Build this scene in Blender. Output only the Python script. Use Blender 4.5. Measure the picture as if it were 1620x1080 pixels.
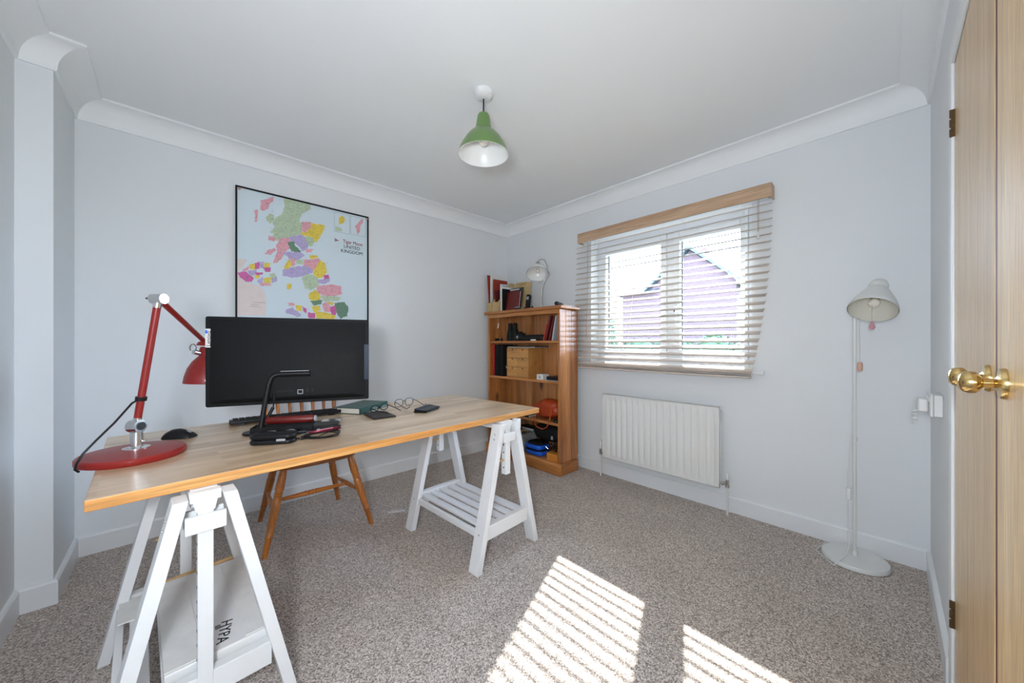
import bpy, bmesh, math, random
from mathutils import Vector, Matrix
random.seed(7)
PI = math.pi
S = bpy.context.scene
COL = S.collection
for o in list(bpy.data.objects):
    bpy.data.objects.remove(o, do_unlink=True)

# ------------------------------------------------------------ camera
cd = bpy.data.cameras.new('camera'); cam = bpy.data.objects.new('camera', cd); COL.objects.link(cam)
cd.sensor_width = 36.0
cd.lens = 564.0 / 1620.0 * 36.0
cd.shift_y = 3.0 / 1620.0
cd.clip_start = 0.02; cd.clip_end = 200
cam.location = (-2.694, -2.925, 1.119)
cam.rotation_euler = (PI / 2, 0, math.radians(46.5 - 90))
S.camera = cam

# ------------------------------------------------------------ world, sun, fill, exposure
W = bpy.data.worlds.new('sky'); S.world = W; W.use_nodes = True
nt = W.node_tree; nt.nodes.clear()
wo = nt.nodes.new('ShaderNodeOutputWorld'); bg = nt.nodes.new('ShaderNodeBackground')
tc = nt.nodes.new('ShaderNodeTexCoord'); sp = nt.nodes.new('ShaderNodeSeparateXYZ')
cr = nt.nodes.new('ShaderNodeValToRGB')
cr.color_ramp.elements[0].position = 0.0; cr.color_ramp.elements[0].color = (0.66, 0.80, 1.0, 1)
cr.color_ramp.elements[1].position = 0.7; cr.color_ramp.elements[1].color = (0.45, 0.66, 1.0, 1)
nt.links.new(tc.outputs['Generated'], sp.inputs[0]); nt.links.new(sp.outputs['Z'], cr.inputs[0])
nt.links.new(cr.outputs[0], bg.inputs[0]); bg.inputs[1].default_value = 12.0
nt.links.new(bg.outputs[0], wo.inputs[0])

sd = bpy.data.lights.new('sun', 'SUN'); sun = bpy.data.objects.new('sun', sd); COL.objects.link(sun)
sd.energy = 14.0; sd.angle = math.radians(0.55); sd.color = (1.0, 0.98, 0.95)
sun.rotation_euler = Vector((-1.0, -0.385, -0.825)).to_track_quat('-Z', 'Y').to_euler()

def area(name, loc, aim, size, power, color):
    d = bpy.data.lights.new(name, 'AREA'); d.shape = 'SQUARE'; d.size = size; d.energy = power; d.color = color
    o = bpy.data.objects.new(name, d); COL.objects.link(o); o.location = loc
    o.rotation_euler = (Vector(aim) - Vector(loc)).to_track_quat('-Z', 'Y').to_euler(); return o
area('added_fill_light', (-2.94, -2.96, 1.20), (-0.6, -0.6, 1.55), 0.20, 14.5, (0.88, 0.94, 1.0))  # added fill behind the camera to brighten the room, no visible source

S.view_settings.view_transform = 'Standard'; S.view_settings.look = 'None'
S.view_settings.gamma = 1.0; S.view_settings.use_curve_mapping = False
S.view_settings.exposure = 0.98

# ------------------------------------------------------------ materials
def newmat(name):
    m = bpy.data.materials.new(name); m.use_nodes = True
    return m, m.node_tree, m.node_tree.nodes['Principled BSDF']
def srgb(r, g, b):
    f = lambda c: (c / 255 / 12.92) if c <= 10 else ((c / 255 + 0.055) / 1.055) ** 2.4
    return (f(r), f(g), f(b), 1)
def noise(nt, scale, detail=4, stretch=None, rot=None, rough=0.55):
    t = nt.nodes.new('ShaderNodeTexCoord'); mp = nt.nodes.new('ShaderNodeMapping')
    if stretch: mp.inputs['Scale'].default_value = stretch
    if rot: mp.inputs['Rotation'].default_value = rot
    n = nt.nodes.new('ShaderNodeTexNoise'); n.inputs['Scale'].default_value = scale; n.inputs['Detail'].default_value = detail
    n.inputs['Roughness'].default_value = rough
    nt.links.new(t.outputs['Object'], mp.inputs[0]); nt.links.new(mp.outputs[0], n.inputs['Vector'])
    return n, mp
def ramp(nt, fac, stops):
    r = nt.nodes.new('ShaderNodeValToRGB')
    e = r.color_ramp.elements
    e[0].position, e[0].color = stops[0]; e[1].position, e[1].color = stops[-1]
    for p, c in stops[1:-1]:
        k = e.new(p); k.color = c
    nt.links.new(fac, r.inputs[0]); return r
def mixc(nt, fac, a, b, mode='MIX'):
    m = nt.nodes.new('ShaderNodeMix'); m.data_type = 'RGBA'; m.blend_type = mode
    if isinstance(fac, float): m.inputs[0].default_value = fac
    else: nt.links.new(fac, m.inputs[0])
    for i, v in ((6, a), (7, b)):
        if isinstance(v, tuple): m.inputs[i].default_value = v
        else: nt.links.new(v, m.inputs[i])
    return m.outputs[2]
def bump(nt, bs, h, strength=0.3, dist=0.002):
    b = nt.nodes.new('ShaderNodeBump'); b.inputs['Strength'].default_value = strength; b.inputs['Distance'].default_value = dist
    nt.links.new(h, b.inputs['Height']); nt.links.new(b.outputs[0], bs.inputs['Normal'])

def plain(name, col, rough=0.5, metal=0.0, var=0.06, scale=12, bmp=0.0, bscale=60, coat=0.0):
    m, nt, b = newmat(name)
    n, _ = noise(nt, scale, 3)
    lo = tuple(max(0, c * (1 - var)) for c in col[:3]) + (1,); hi = tuple(min(1, c * (1 + var)) for c in col[:3]) + (1,)
    r = ramp(nt, n.outputs[0], [(0.3, lo), (0.7, hi)])
    nt.links.new(r.outputs[0], b.inputs['Base Color'])
    b.inputs['Roughness'].default_value = rough; b.inputs['Metallic'].default_value = metal
    if coat: b.inputs['Coat Weight'].default_value = coat; b.inputs['Coat Roughness'].default_value = 0.1
    if bmp:
        n2, _ = noise(nt, bscale, 3); bump(nt, b, n2.outputs[0], bmp, 0.003)
    return m
def wood(name, dark, mid, light, axis='z', rough=0.45, scale=9, knots=0.0, stretch=0.09, coat=0.0):
    m, nt, b = newmat(name)
    st = {'x': (stretch, 1, 1), 'y': (1, stretch, 1), 'z': (1, 1, stretch)}[axis]
    n, mp = noise(nt, scale, 5, st); n.inputs['Distortion'].default_value = 0.4
    r = ramp(nt, n.outputs[0], [(0.28, dark), (0.5, mid), (0.72, light)])
    st2 = tuple(s * 1.0 if s == 1 else 0.04 for s in st)
    n2, _ = noise(nt, scale * 14, 2, st2)
    g = ramp(nt, n2.outputs[0], [(0.35, (0.72, 0.72, 0.72, 1)), (0.65, (1.08, 1.08, 1.08, 1))])
    c = mixc(nt, 0.8, r.outputs[0], g.outputs[0], 'MULTIPLY')
    oi = nt.nodes.new('ShaderNodeObjectInfo')
    rr = ramp(nt, oi.outputs['Random'], [(0, (0.82, 0.8, 0.78, 1)), (1, (1.12, 1.12, 1.12, 1))])
    c = mixc(nt, 1.0, c, rr.outputs[0], 'MULTIPLY')
    if knots:
        v = nt.nodes.new('ShaderNodeTexVoronoi'); v.inputs['Scale'].default_value = knots
        mp2 = nt.nodes.new('ShaderNodeMapping'); mp2.inputs['Scale'].default_value = tuple(0.45 if s != 1 else 1 for s in st)
        t = nt.nodes.new('ShaderNodeTexCoord'); nt.links.new(t.outputs['Object'], mp2.inputs[0]); nt.links.new(mp2.outputs[0], v.inputs['Vector'])
        k = ramp(nt, v.outputs['Distance'], [(0.045, (1, 1, 1, 1)), (0.12, (0, 0, 0, 1))])
        c = mixc(nt, k.outputs[0], c, tuple(x * 0.22 for x in dark[:3]) + (1,))
    nt.links.new(c, b.inputs['Base Color']); b.inputs['Roughness'].default_value = rough
    if coat: b.inputs['Coat Weight'].default_value = coat; b.inputs['Coat Roughness'].default_value = 0.18
    bump(nt, b, n2.outputs[0], 0.12, 0.001)
    return m

M = {}
M['wall'] = plain('wall_paint', (0.79, 0.815, 0.835), 0.85, var=0.012, scale=1.5, bmp=0.05, bscale=180)
M['ceil'] = plain('ceiling_paint', (0.88, 0.90, 0.91), 0.9, var=0.01, scale=1.2, bmp=0.04, bscale=120)
M['trim'] = plain('white_gloss_trim', (0.81, 0.83, 0.85), 0.35, var=0.015, scale=4)
M['trestle'] = plain('white_lacquered_wood', (0.80, 0.81, 0.82), 0.38, var=0.02, scale=8, bmp=0.05)
M['upvc'] = plain('white_window_plastic', (0.80, 0.83, 0.87), 0.3, var=0.01)
M['rad'] = plain('white_radiator_enamel', (0.80, 0.80, 0.78), 0.16, var=0.01, scale=3, coat=0.5)
M['whitem'] = plain('white_lamp_enamel', (0.74, 0.75, 0.73), 0.3, var=0.015)
M['whitep'] = plain('white_plastic', (0.8, 0.8, 0.8), 0.35, var=0.01)
M['cream'] = plain('shade_inside', (0.72, 0.70, 0.62), 0.4, var=0.02)
M['opal'] = plain('opal_glass', (0.86, 0.87, 0.86), 0.2, var=0.01)
M['red'] = plain('red_lamp_enamel', srgb(138, 22, 16), 0.45, var=0.05, scale=5, coat=0.15)
M['green'] = plain('green_enamel', srgb(100, 134, 72), 0.28, var=0.03, coat=0.3)
M['chrome'] = plain('brushed_chrome', (0.72, 0.72, 0.72), 0.22, 1.0, var=0.05)
M['steel'] = plain('satin_nickel', (0.55, 0.53, 0.50), 0.32, 1.0, var=0.05)
M['brass'] = plain('polished_brass', (0.66, 0.47, 0.20), 0.16, 1.0, var=0.06)
M['hinge'] = plain('aged_brass_hinge', (0.10, 0.06, 0.025), 0.45, 0.6, var=0.2, scale=60)
M['black'] = plain('black_plastic', (0.012, 0.012, 0.014), 0.35, var=0.1)
M['blackm'] = plain('matt_black', (0.010, 0.010, 0.011), 0.6, var=0.15)
M['screen'] = plain('black_monitor_back', (0.006, 0.007, 0.008), 0.6, var=0.1, scale=40, bmp=0.03, bscale=900)
M['navy'] = plain('dark_navy_plastic', (0.015, 0.025, 0.05), 0.4, var=0.1)
M['darkgrey'] = plain('dark_grey_plastic', (0.05, 0.055, 0.06), 0.4, var=0.1)
M['grey'] = plain('grey_plastic', (0.35, 0.36, 0.38), 0.4, var=0.05)
M['paper'] = plain('white_paper', (0.78, 0.78, 0.76), 0.8, var=0.05, scale=20)
M['pages'] = plain('page_edges', (0.70, 0.66, 0.58), 0.85, var=0.12, scale=300)
M['redleather'] = plain('oxblood_leather', srgb(104, 26, 22), 0.38, var=0.2, scale=25, bmp=0.25, bscale=160)
M['redcard'] = plain('brick_red_card', srgb(150, 48, 30), 0.6, var=0.12, scale=10)
M['brightred'] = plain('bright_red_cover', srgb(190, 24, 34), 0.5, var=0.06)
M['scarlet'] = plain('scarlet_cover', srgb(205, 60, 40), 0.5, var=0.06)
M['maroon'] = plain('maroon_cover', srgb(92, 22, 26), 0.4, var=0.15)
M['greenbook'] = plain('dark_green_leather', srgb(8, 66, 58), 0.35, var=0.12, scale=14, bmp=0.1, bscale=120)
M['leather'] = plain('dark_brown_leather', (0.035, 0.028, 0.026), 0.4, var=0.2, scale=30, bmp=0.2, bscale=200)
M['tan'] = plain('orange_tan_leather', srgb(178, 66, 24), 0.45, var=0.25, scale=14, bmp=0.4, bscale=35)
M['burg'] = plain('burgundy_metal', srgb(112, 22, 50), 0.25, 0.3, var=0.08)
M['bluebag'] = plain('bright_blue_fabric', srgb(20, 96, 220), 0.6, var=0.12, scale=40, bmp=0.2, bscale=200)
M['orangebox'] = plain('orange_card', srgb(214, 140, 52), 0.6, var=0.06)
M['pink'] = plain('pink_stone', srgb(206, 150, 160), 0.4, var=0.05)
M['copper'] = plain('pale_copper_wood', srgb(206, 160, 138), 0.45, var=0.06)
M['optic'] = plain('green_black_rubber', (0.012, 0.018, 0.014), 0.5, var=0.2)
M['postit'] = plain('grey_green_label', (0.35, 0.42, 0.36), 0.5)
M['greyfile'] = plain('grey_folder', (0.42, 0.46, 0.50), 0.5, var=0.05)
M['cork'] = plain('pale_plywood', srgb(196, 168, 120), 0.6, var=0.12, scale=16)
M['ply'] = wood('birch_ply', srgb(190, 130, 66), srgb(212, 152, 84), srgb(224, 168, 100), 'y', 0.45, 10)
M['pinez'] = wood('pine_upright', srgb(142, 82, 36), srgb(194, 126, 66), srgb(220, 156, 94), 'z', 0.4, 9, knots=3.4, coat=0.5)
M['piney'] = wood('pine_shelf', srgb(146, 86, 38), srgb(200, 132, 70), srgb(224, 162, 98), 'y', 0.42, 9, knots=4.0, coat=0.2)
M['pinex'] = wood('pine_end', srgb(142, 84, 38), srgb(188, 124, 68), srgb(212, 152, 94), 'x', 0.42, 9, knots=4.0)
M['chair'] = wood('honey_beech', srgb(146, 78, 22), srgb(182, 106, 38), srgb(206, 132, 60), 'z', 0.35, 12, coat=0.35)
M['chairx'] = wood('honey_beech_seat', srgb(146, 78, 22), srgb(182, 106, 38), srgb(206, 132, 60), 'x', 0.35, 12, coat=0.35)
M['dowel'] = wood('pale_dowel', srgb(206, 164, 110), srgb(220, 182, 130), srgb(232, 198, 150), 'x', 0.5, 12)
M['door'] = wood('pale_oak_veneer', srgb(216, 172, 112), srgb(232, 192, 134), srgb(240, 206, 154), 'z', 0.38, 16, stretch=0.03, coat=0.3)
M['blind'] = wood('limed_wood_slat', srgb(206, 192, 180), srgb(216, 204, 194), srgb(226, 216, 208), 'y', 0.4, 10)
M['valance'] = wood('limed_wood_valance', srgb(188, 152, 122), srgb(204, 172, 142), srgb(216, 186, 158), 'y', 0.45, 10)
M['cord'] = plain('beige_cord', srgb(190, 160, 145), 0.7)

def mk_desk():
    m, nt, b = newmat('butcher_block')
    t = nt.nodes.new('ShaderNodeTexCoord')
    br = nt.nodes.new('ShaderNodeTexBrick'); nt.links.new(t.outputs['Object'], br.inputs['Vector'])
    br.offset = 0.37; br.squash = 1.0
    br.inputs['Color1'].default_value = (0, 0, 0, 1); br.inputs['Color2'].default_value = (1, 1, 1, 1); br.inputs['Mortar'].default_value = (0.3, 0.3, 0.3, 1)
    br.inputs['Scale'].default_value = 1.0; br.inputs['Mortar Size'].default_value = 0.0006
    br.inputs['Brick Width'].default_value = 0.42; br.inputs['Row Height'].default_value = 0.043
    st = ramp(nt, br.outputs['Color'], [(0.0, srgb(200, 168, 134)), (0.5, srgb(214, 184, 150)), (1.0, srgb(226, 200, 168))])
    n, _ = noise(nt, 20, 6, (0.09, 1, 1)); n.inputs['Distortion'].default_value = 0.6
    g = ramp(nt, n.outputs[0], [(0.3, (0.80, 0.75, 0.70, 1)), (0.6, (1.06, 1.06, 1.06, 1))])
    c = mixc(nt, 0.9, st.outputs[0], g.outputs[0], 'MULTIPLY')
    n3, _ = noise(nt, 160, 2, (0.04, 1, 1)); g3 = ramp(nt, n3.outputs[0], [(0.38, (0.86, 0.84, 0.82, 1)), (0.6, (1, 1, 1, 1))])
    c = mixc(nt, 0.8, c, g3.outputs[0], 'MULTIPLY')
    nt.links.new(c, b.inputs['Base Color']); b.inputs['Roughness'].default_value = 0.34; b.inputs['Coat Weight'].default_value = 0.5; b.inputs['Coat Roughness'].default_value = 0.22
    bump(nt, b, n3.outputs[0], 0.06, 0.001)
    return m
M['desk'] = mk_desk()
M['deskedge'] = wood('butcher_block_edge', srgb(196, 128, 62), srgb(214, 152, 84), srgb(230, 176, 112), 'x', 0.42, 14)

def mk_carpet():
    m, nt, b = newmat('speckled_beige_carpet')
    tv = nt.nodes.new('ShaderNodeTexCoord'); n1 = nt.nodes.new('ShaderNodeTexVoronoi'); n1.inputs['Scale'].default_value = 250; n1.inputs['Randomness'].default_value = 1.0
    nt.links.new(tv.outputs['Object'], n1.inputs['Vector']); sv = nt.nodes.new('ShaderNodeSeparateColor'); nt.links.new(n1.outputs['Color'], sv.inputs[0])
    r1 = ramp(nt, sv.outputs[0], [(0.0, (0.13, 0.095, 0.075, 1)), (0.25, (0.37, 0.30, 0.25, 1)), (0.62, (0.60, 0.51, 0.445, 1)), (1.0, (0.90, 0.81, 0.74, 1))])
    n2, _ = noise(nt, 3.0, 3); r2 = ramp(nt, n2.outputs[0], [(0.3, (0.90, 0.90, 0.90, 1)), (0.7, (1.05, 1.05, 1.05, 1))])
    c = mixc(nt, 1.0, r1.outputs[0], r2.outputs[0], 'MULTIPLY')
    n4, _ = noise(nt, 5.5, 1); r4 = ramp(nt, n4.outputs[0], [(0.76, (1, 1, 1, 1)), (0.80, (0.72, 0.68, 0.62, 1))])
    c = mixc(nt, 0.8, c, r4.outputs[0], 'MULTIPLY')
    nt.links.new(c, b.inputs['Base Color']); b.inputs['Roughness'].default_value = 0.95
    b.inputs['Sheen Weight'].default_value = 0.25
    n3, _ = noise(nt, 330, 2, rough=0.7); bump(nt, b, n3.outputs[0], 0.8, 0.006)
    return m
M['carpet'] = mk_carpet()

def mk_brick():
    m, nt, b = newmat('far_brickwork')
    t = nt.nodes.new('ShaderNodeTexCoord'); sx = nt.nodes.new('ShaderNodeSeparateXYZ'); cx = nt.nodes.new('ShaderNodeCombineXYZ')
    nt.links.new(t.outputs['Object'], sx.inputs[0]); nt.links.new(sx.outputs['Y'], cx.inputs[0]); nt.links.new(sx.outputs['Z'], cx.inputs[1])
    br = nt.nodes.new('ShaderNodeTexBrick'); nt.links.new(cx.outputs[0], br.inputs['Vector'])
    br.inputs['Scale'].default_value = 1; br.inputs['Brick Width'].default_value = 0.225; br.inputs['Row Height'].default_value = 0.075; br.inputs['Mortar Size'].default_value = 0.008
    br.inputs['Color1'].default_value = (0.10, 0.052, 0.060, 1); br.inputs['Color2'].default_value = (0.084, 0.043, 0.05, 1); br.inputs['Mortar'].default_value = (0.12, 0.095, 0.105, 1)
    nt.links.new(br.outputs['Color'], b.inputs['Base Color']); b.inputs['Roughness'].default_value = 0.9
    return m
M['brick'] = mk_brick()
M['slate'] = plain('grey_roof_tiles', (0.055, 0.07, 0.085), 0.7, var=0.25, scale=6)
M['leafd'] = plain('hedge_leaves', (0.04, 0.075, 0.03), 0.7, var=0.45, scale=5)
M['leafl'] = plain('pale_leaves', (0.075, 0.11, 0.055), 0.7, var=0.4, scale=4)
M['grass'] = plain('lawn', (0.055, 0.10, 0.035), 0.9, var=0.3, scale=1.5)
M['hglass'] = plain('house_window_glass', (0.10, 0.14, 0.18), 0.08)

for k_ in ('screen', 'black', 'blackm', 'navy', 'leather', 'optic', 'darkgrey'): M[k_].node_tree.nodes['Principled BSDF'].inputs['Specular IOR Level'].default_value = 0.18
def mk_glass():
    m = bpy.data.materials.new('window_glass'); m.use_nodes = True; nt = m.node_tree; nt.nodes.clear()
    o = nt.nodes.new('ShaderNodeOutputMaterial'); mx = nt.nodes.new('ShaderNodeMixShader'); t = nt.nodes.new('ShaderNodeBsdfTransparent')
    g = nt.nodes.new('ShaderNodeBsdfGlossy'); g.inputs['Roughness'].default_value = 0.01; f = nt.nodes.new('ShaderNodeFresnel'); f.inputs[0].default_value = 1.35
    t.inputs[0].default_value = (0.96, 0.98, 0.98, 1)
    nt.links.new(f.outputs[0], mx.inputs[0]); nt.links.new(t.outputs[0], mx.inputs[1]); nt.links.new(g.outputs[0], mx.inputs[2]); nt.links.new(mx.outputs[0], o.inputs[0])
    return m
M['glass'] = mk_glass()
def mk_clear(name, tint):
    m = bpy.data.materials.new(name); m.use_nodes = True; nt = m.node_tree; nt.nodes.clear()
    o = nt.nodes.new('ShaderNodeOutputMaterial'); mx = nt.nodes.new('ShaderNodeMixShader'); t = nt.nodes.new('ShaderNodeBsdfTransparent')
    g = nt.nodes.new('ShaderNodeBsdfPrincipled'); g.inputs['Roughness'].default_value = 0.12; g.inputs['Base Color'].default_value = tint
    mx.inputs[0].default_value = 0.35 if 'storage' in name else 0.10
    nt.links.new(t.outputs[0], mx.inputs[1]); nt.links.new(g.outputs[0], mx.inputs[2]); nt.links.new(mx.outputs[0], o.inputs[0])
    return m
M['clearbox'] = mk_clear('clear_storage_plastic', (0.6, 0.66, 0.68, 1))
M['lens'] = mk_clear('spectacle_lens', (0.75, 0.8, 0.85, 1))
M['bulb'] = plain('frosted_bulb', (0.9, 0.86, 0.76), 0.15)

# ------------------------------------------------------------ mesh builder
def frame(d):
    d = Vector(d).normalized(); a = Vector((0, 0, 1)) if abs(d.z) < 0.95 else Vector((1, 0, 0))
    u = a.cross(d).normalized(); return u, d.cross(u)
class MB:
    def __init__(s): s.v = []; s.f = []; s.m = []; s.k = 0; s.T = Matrix.Identity(4)
    def add(s, vs, fs):
        n = len(s.v); s.v += [s.T @ Vector(p) for p in vs]; s.f += [[i + n for i in f] for f in fs]; s.m += [s.k] * len(fs); return s
    def box(s, x0, x1, y0, y1, z0, z1):
        x0, x1 = min(x0, x1), max(x0, x1); y0, y1 = min(y0, y1), max(y0, y1); z0, z1 = min(z0, z1), max(z0, z1)
        return s.add([(x0,y0,z0),(x1,y0,z0),(x1,y1,z0),(x0,y1,z0),(x0,y0,z1),(x1,y0,z1),(x1,y1,z1),(x0,y1,z1)],
                     [(0,3,2,1),(4,5,6,7),(0,1,5,4),(1,2,6,5),(2,3,7,6),(3,0,4,7)])
    def hexa(s, b, t):      # bottom quad ccw, top quad ccw
        return s.add(list(b) + list(t), [(0,3,2,1),(4,5,6,7),(0,1,5,4),(1,2,6,5),(2,3,7,6),(3,0,4,7)])
    def tube(s, pts, r, n=10, caps=True, closed=False):
        pts = [Vector(p) for p in pts]; N = len(pts); rs = r if isinstance(r, (list, tuple)) else [r] * N
        vs = []; fs = []; u0 = None
        for i, p in enumerate(pts):
            if closed: d = pts[(i + 1) % N] - pts[i - 1]
            else: d = (pts[min(i + 1, N - 1)] - pts[max(i - 1, 0)])
            d.normalize()
            if u0 is None: u0, w = frame(d)
            else:
                u0 = (u0 - d * u0.dot(d)).normalized(); w = d.cross(u0)
            for k in range(n):
                a = 2 * PI * k / n; vs.append(p + (u0 * math.cos(a) + w * math.sin(a)) * rs[i])
        for i in range(N if closed else N - 1):
            j = (i + 1) % N
            for k in range(n):
                k2 = (k + 1) % n; fs.append((i*n+k, i*n+k2, j*n+k2, j*n+k))
        if caps and not closed:
            fs.append(tuple(reversed(range(n)))); fs.append(tuple(range((N-1)*n, N*n)))
        return s.add(vs, fs)
    def cyl(s, a, b, r, r2=None, n=16): return s.tube([a, b], [r, r if r2 is None else r2], n)
    def turn(s, a, b, prof, n=16):   # prof = [(t, radius)] along a->b
        a = Vector(a); b = Vector(b); u, w = frame(b - a); vs = []; fs = []
        for t, r in prof:
            p = a.lerp(b, t)
            for k in range(n):
                q = 2 * PI * k / n; vs.append(p + (u * math.cos(q) + w * math.sin(q)) * r)
        for i in range(len(prof) - 1):
            for k in range(n):
                k2 = (k + 1) % n; fs.append((i*n+k, i*n+k2, (i+1)*n+k2, (i+1)*n+k))
        fs.append(tuple(reversed(range(n)))); fs.append(tuple(range((len(prof)-1)*n, len(prof)*n)))
        return s.add(vs, fs)
    def lathe(s, prof, c=(0, 0, 0), ax=(0, 0, 1), n=32, capa=False, capb=False):
        c = Vector(c); d = Vector(ax).normalized(); u, w = frame(d); vs = []; fs = []
        for r, z in prof:
            for k in range(n):
                q = 2 * PI * k / n; vs.append(c + d * z + (u * math.cos(q) + w * math.sin(q)) * max(r, 1e-4))
        for i in range(len(prof) - 1):
            for k in range(n):
                k2 = (k + 1) % n; fs.append((i*n+k, i*n+k2, (i+1)*n+k2, (i+1)*n+k))
        if capa: fs.append(tuple(reversed(range(n))))
        if capb: fs.append(tuple(range((len(prof)-1)*n, len(prof)*n)))
        return s.add(vs, fs)
    def prism(s, poly, z0, z1, T=None):
        n = len(poly); old = s.T
        if T is not None: s.T = s.T @ T
        s.add([(x, y, z0) for x, y in poly] + [(x, y, z1) for x, y in poly],
              [tuple(reversed(range(n))), tuple(range(n, 2*n))] + [(i, (i+1) % n, n + (i+1) % n, n + i) for i in range(n)])
        s.T = old; return s
    def ball(s, c, r, n=14, sc=(1, 1, 1)):
        c = Vector(c); m = n // 2; vs = [c + Vector((0, 0, -r*sc[2]))]; fs = []
        for i in range(1, m):
            ph = -PI/2 + PI*i/m
            for k in range(n):
                q = 2*PI*k/n; vs.append(c + Vector((r*math.cos(ph)*math.cos(q)*sc[0], r*math.cos(ph)*math.sin(q)*sc[1], r*math.sin(ph)*sc[2])))
        vs.append(c + Vector((0, 0, r*sc[2]))); L = len(vs) - 1
        for k in range(n):
            k2 = (k+1) % n; fs.append((0, 1+k2, 1+k)); fs.append((L, L-n+k, L-n+k2))
            for i in range(m-2): fs.append((1+i*n+k, 1+i*n+k2, 1+(i+1)*n+k2, 1+(i+1)*n+k))
        return s.add(vs, fs)
    def mesh(s, name, mats, smooth=True, ang=38):
        me = bpy.data.meshes.new(name); me.from_pydata([tuple(v) for v in s.v], [], s.f)
        mats = mats if isinstance(mats, (list, tuple)) else [mats]
        for m in mats: me.materials.append(M[m] if isinstance(m, str) else m)
        for p, k in zip(me.polygons, s.m): p.material_index = k
        bm = bmesh.new(); bm.from_mesh(me); bmesh.ops.recalc_face_normals(bm, faces=bm.faces)
        if smooth:
            for f in bm.faces: f.smooth = True
            for e in bm.edges:
                if len(e.link_faces) != 2 or e.calc_face_angle(0) > math.radians(ang): e.smooth = False
        bm.to_mesh(me); bm.free(); me.update(); return me
def wmat(o):
    m = Matrix.Identity(4)
    while o is not None:
        m = Matrix.LocRotScale(o.location, o.rotation_euler.to_quaternion(), o.scale) @ m; o = o.parent
    return m
def obj(name, mb, mats, parent=None, world=False, bevel=0.0, smooth=True, seg=2, ang=38):
    if world and parent is not None:
        inv = wmat(parent).inverted(); mb.v = [inv @ v for v in mb.v]
    o = bpy.data.objects.new(name, mb.mesh(name, mats, smooth, ang)); COL.objects.link(o)
    if parent is not None: o.parent = parent
    if bevel:
        b = o.modifiers.new('bevel', 'BEVEL'); b.width = bevel; b.segments = seg; b.limit_method = 'ANGLE'; b.angle_limit = math.radians(40)
    return o
def tag(o, label, cat, group=None):
    o['label'] = label; o['category'] = cat
    if group: o['group'] = group
    return o
def thing(name, label, cat, loc=(0, 0, 0), rotz=0, group=None):
    o = bpy.data.objects.new(name, None); COL.objects.link(o); o.empty_display_size = 0.05
    o.location = loc; o.rotation_euler = (0, 0, rotz); return tag(o, label, cat, group)
def struct(o): o['kind'] = 'structure'; return o
def rr(w, h, r, n=5):     # rounded rectangle outline centred at 0
    p = []
    for cx, cy, a0 in ((w/2-r, h/2-r, 0), (-w/2+r, h/2-r, PI/2), (-w/2+r, -h/2+r, PI), (w/2-r, -h/2+r, 3*PI/2)):
        for i in range(n + 1):
            a = a0 + PI/2*i/n; p.append((cx + r*math.cos(a), cy + r*math.sin(a)))
    return p
def text_obj(name, body, size, mat, parent, T, ext=0.0004, align='CENTER'):
    cu = bpy.data.curves.new(name, 'FONT'); cu.body = body; cu.size = size; cu.extrude = ext; cu.align_x = align; cu.align_y = 'CENTER'; cu.resolution_u = 3
    t = bpy.data.objects.new(name + '_tmp', cu); COL.objects.link(t)
    dg = bpy.context.evaluated_depsgraph_get(); me = bpy.data.meshes.new_from_object(t.evaluated_get(dg))
    bpy.data.objects.remove(t, do_unlink=True)
    me.transform(T); me.materials.clear(); me.materials.append(M[mat])
    o = bpy.data.objects.new(name, me); COL.objects.link(o)
    if parent: o.parent = parent
    return o

# ------------------------------------------------------------ room shell
H = 2.40
OY0, OY1, OZ0, OZ1 = -2.326, -1.108, 0.925, 2.03     # window opening in the right wall
struct(obj('floor', MB().box(-3.35, 0.0, -3.25, 0.15, -0.12, 0.0), 'carpet', smooth=False))
struct(obj('ceiling', MB().box(-3.35, 0.32, -3.25, 0.15, H, H + 0.12), 'ceil', smooth=False))
struct(obj('wall_left', MB().box(-3.07, 0.0, 0.0, 0.15, 0.0, H), 'wall', smooth=False))
w = MB()
w.box(0, 0.26, OY1, 0.15, -0.1, H).box(0, 0.26, -3.25, OY0, -0.1, H).box(0, 0.26, OY0, OY1, -0.1, OZ0).box(0, 0.26, OY0, OY1, OZ1, H)
struct(obj('wall_right', w, 'wall', smooth=False))
w = MB().prism([(-3.07, 0.15), (-3.35, 0.15), (-3.35, -3.07), (-3.17, -3.07), (-3.17, -0.45), (-3.07, -0.45)], 0, H)
struct(obj('wall_near_left', w, 'wall', smooth=False))
DX1, DX0, DZ = -0.945, -2.155, 1.985         # door opening
w = MB().box(DX1, 0.0, -3.25, -3.07, 0, H).box(-3.35, DX0, -3.25, -3.07, 0, H).box(DX0, DX1, -3.25, -3.07, DZ, H).box(DX0, DX1, -3.25, -3.20, 0, DZ)
struct(obj('wall_near_right', w, 'wall', smooth=False))

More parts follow.
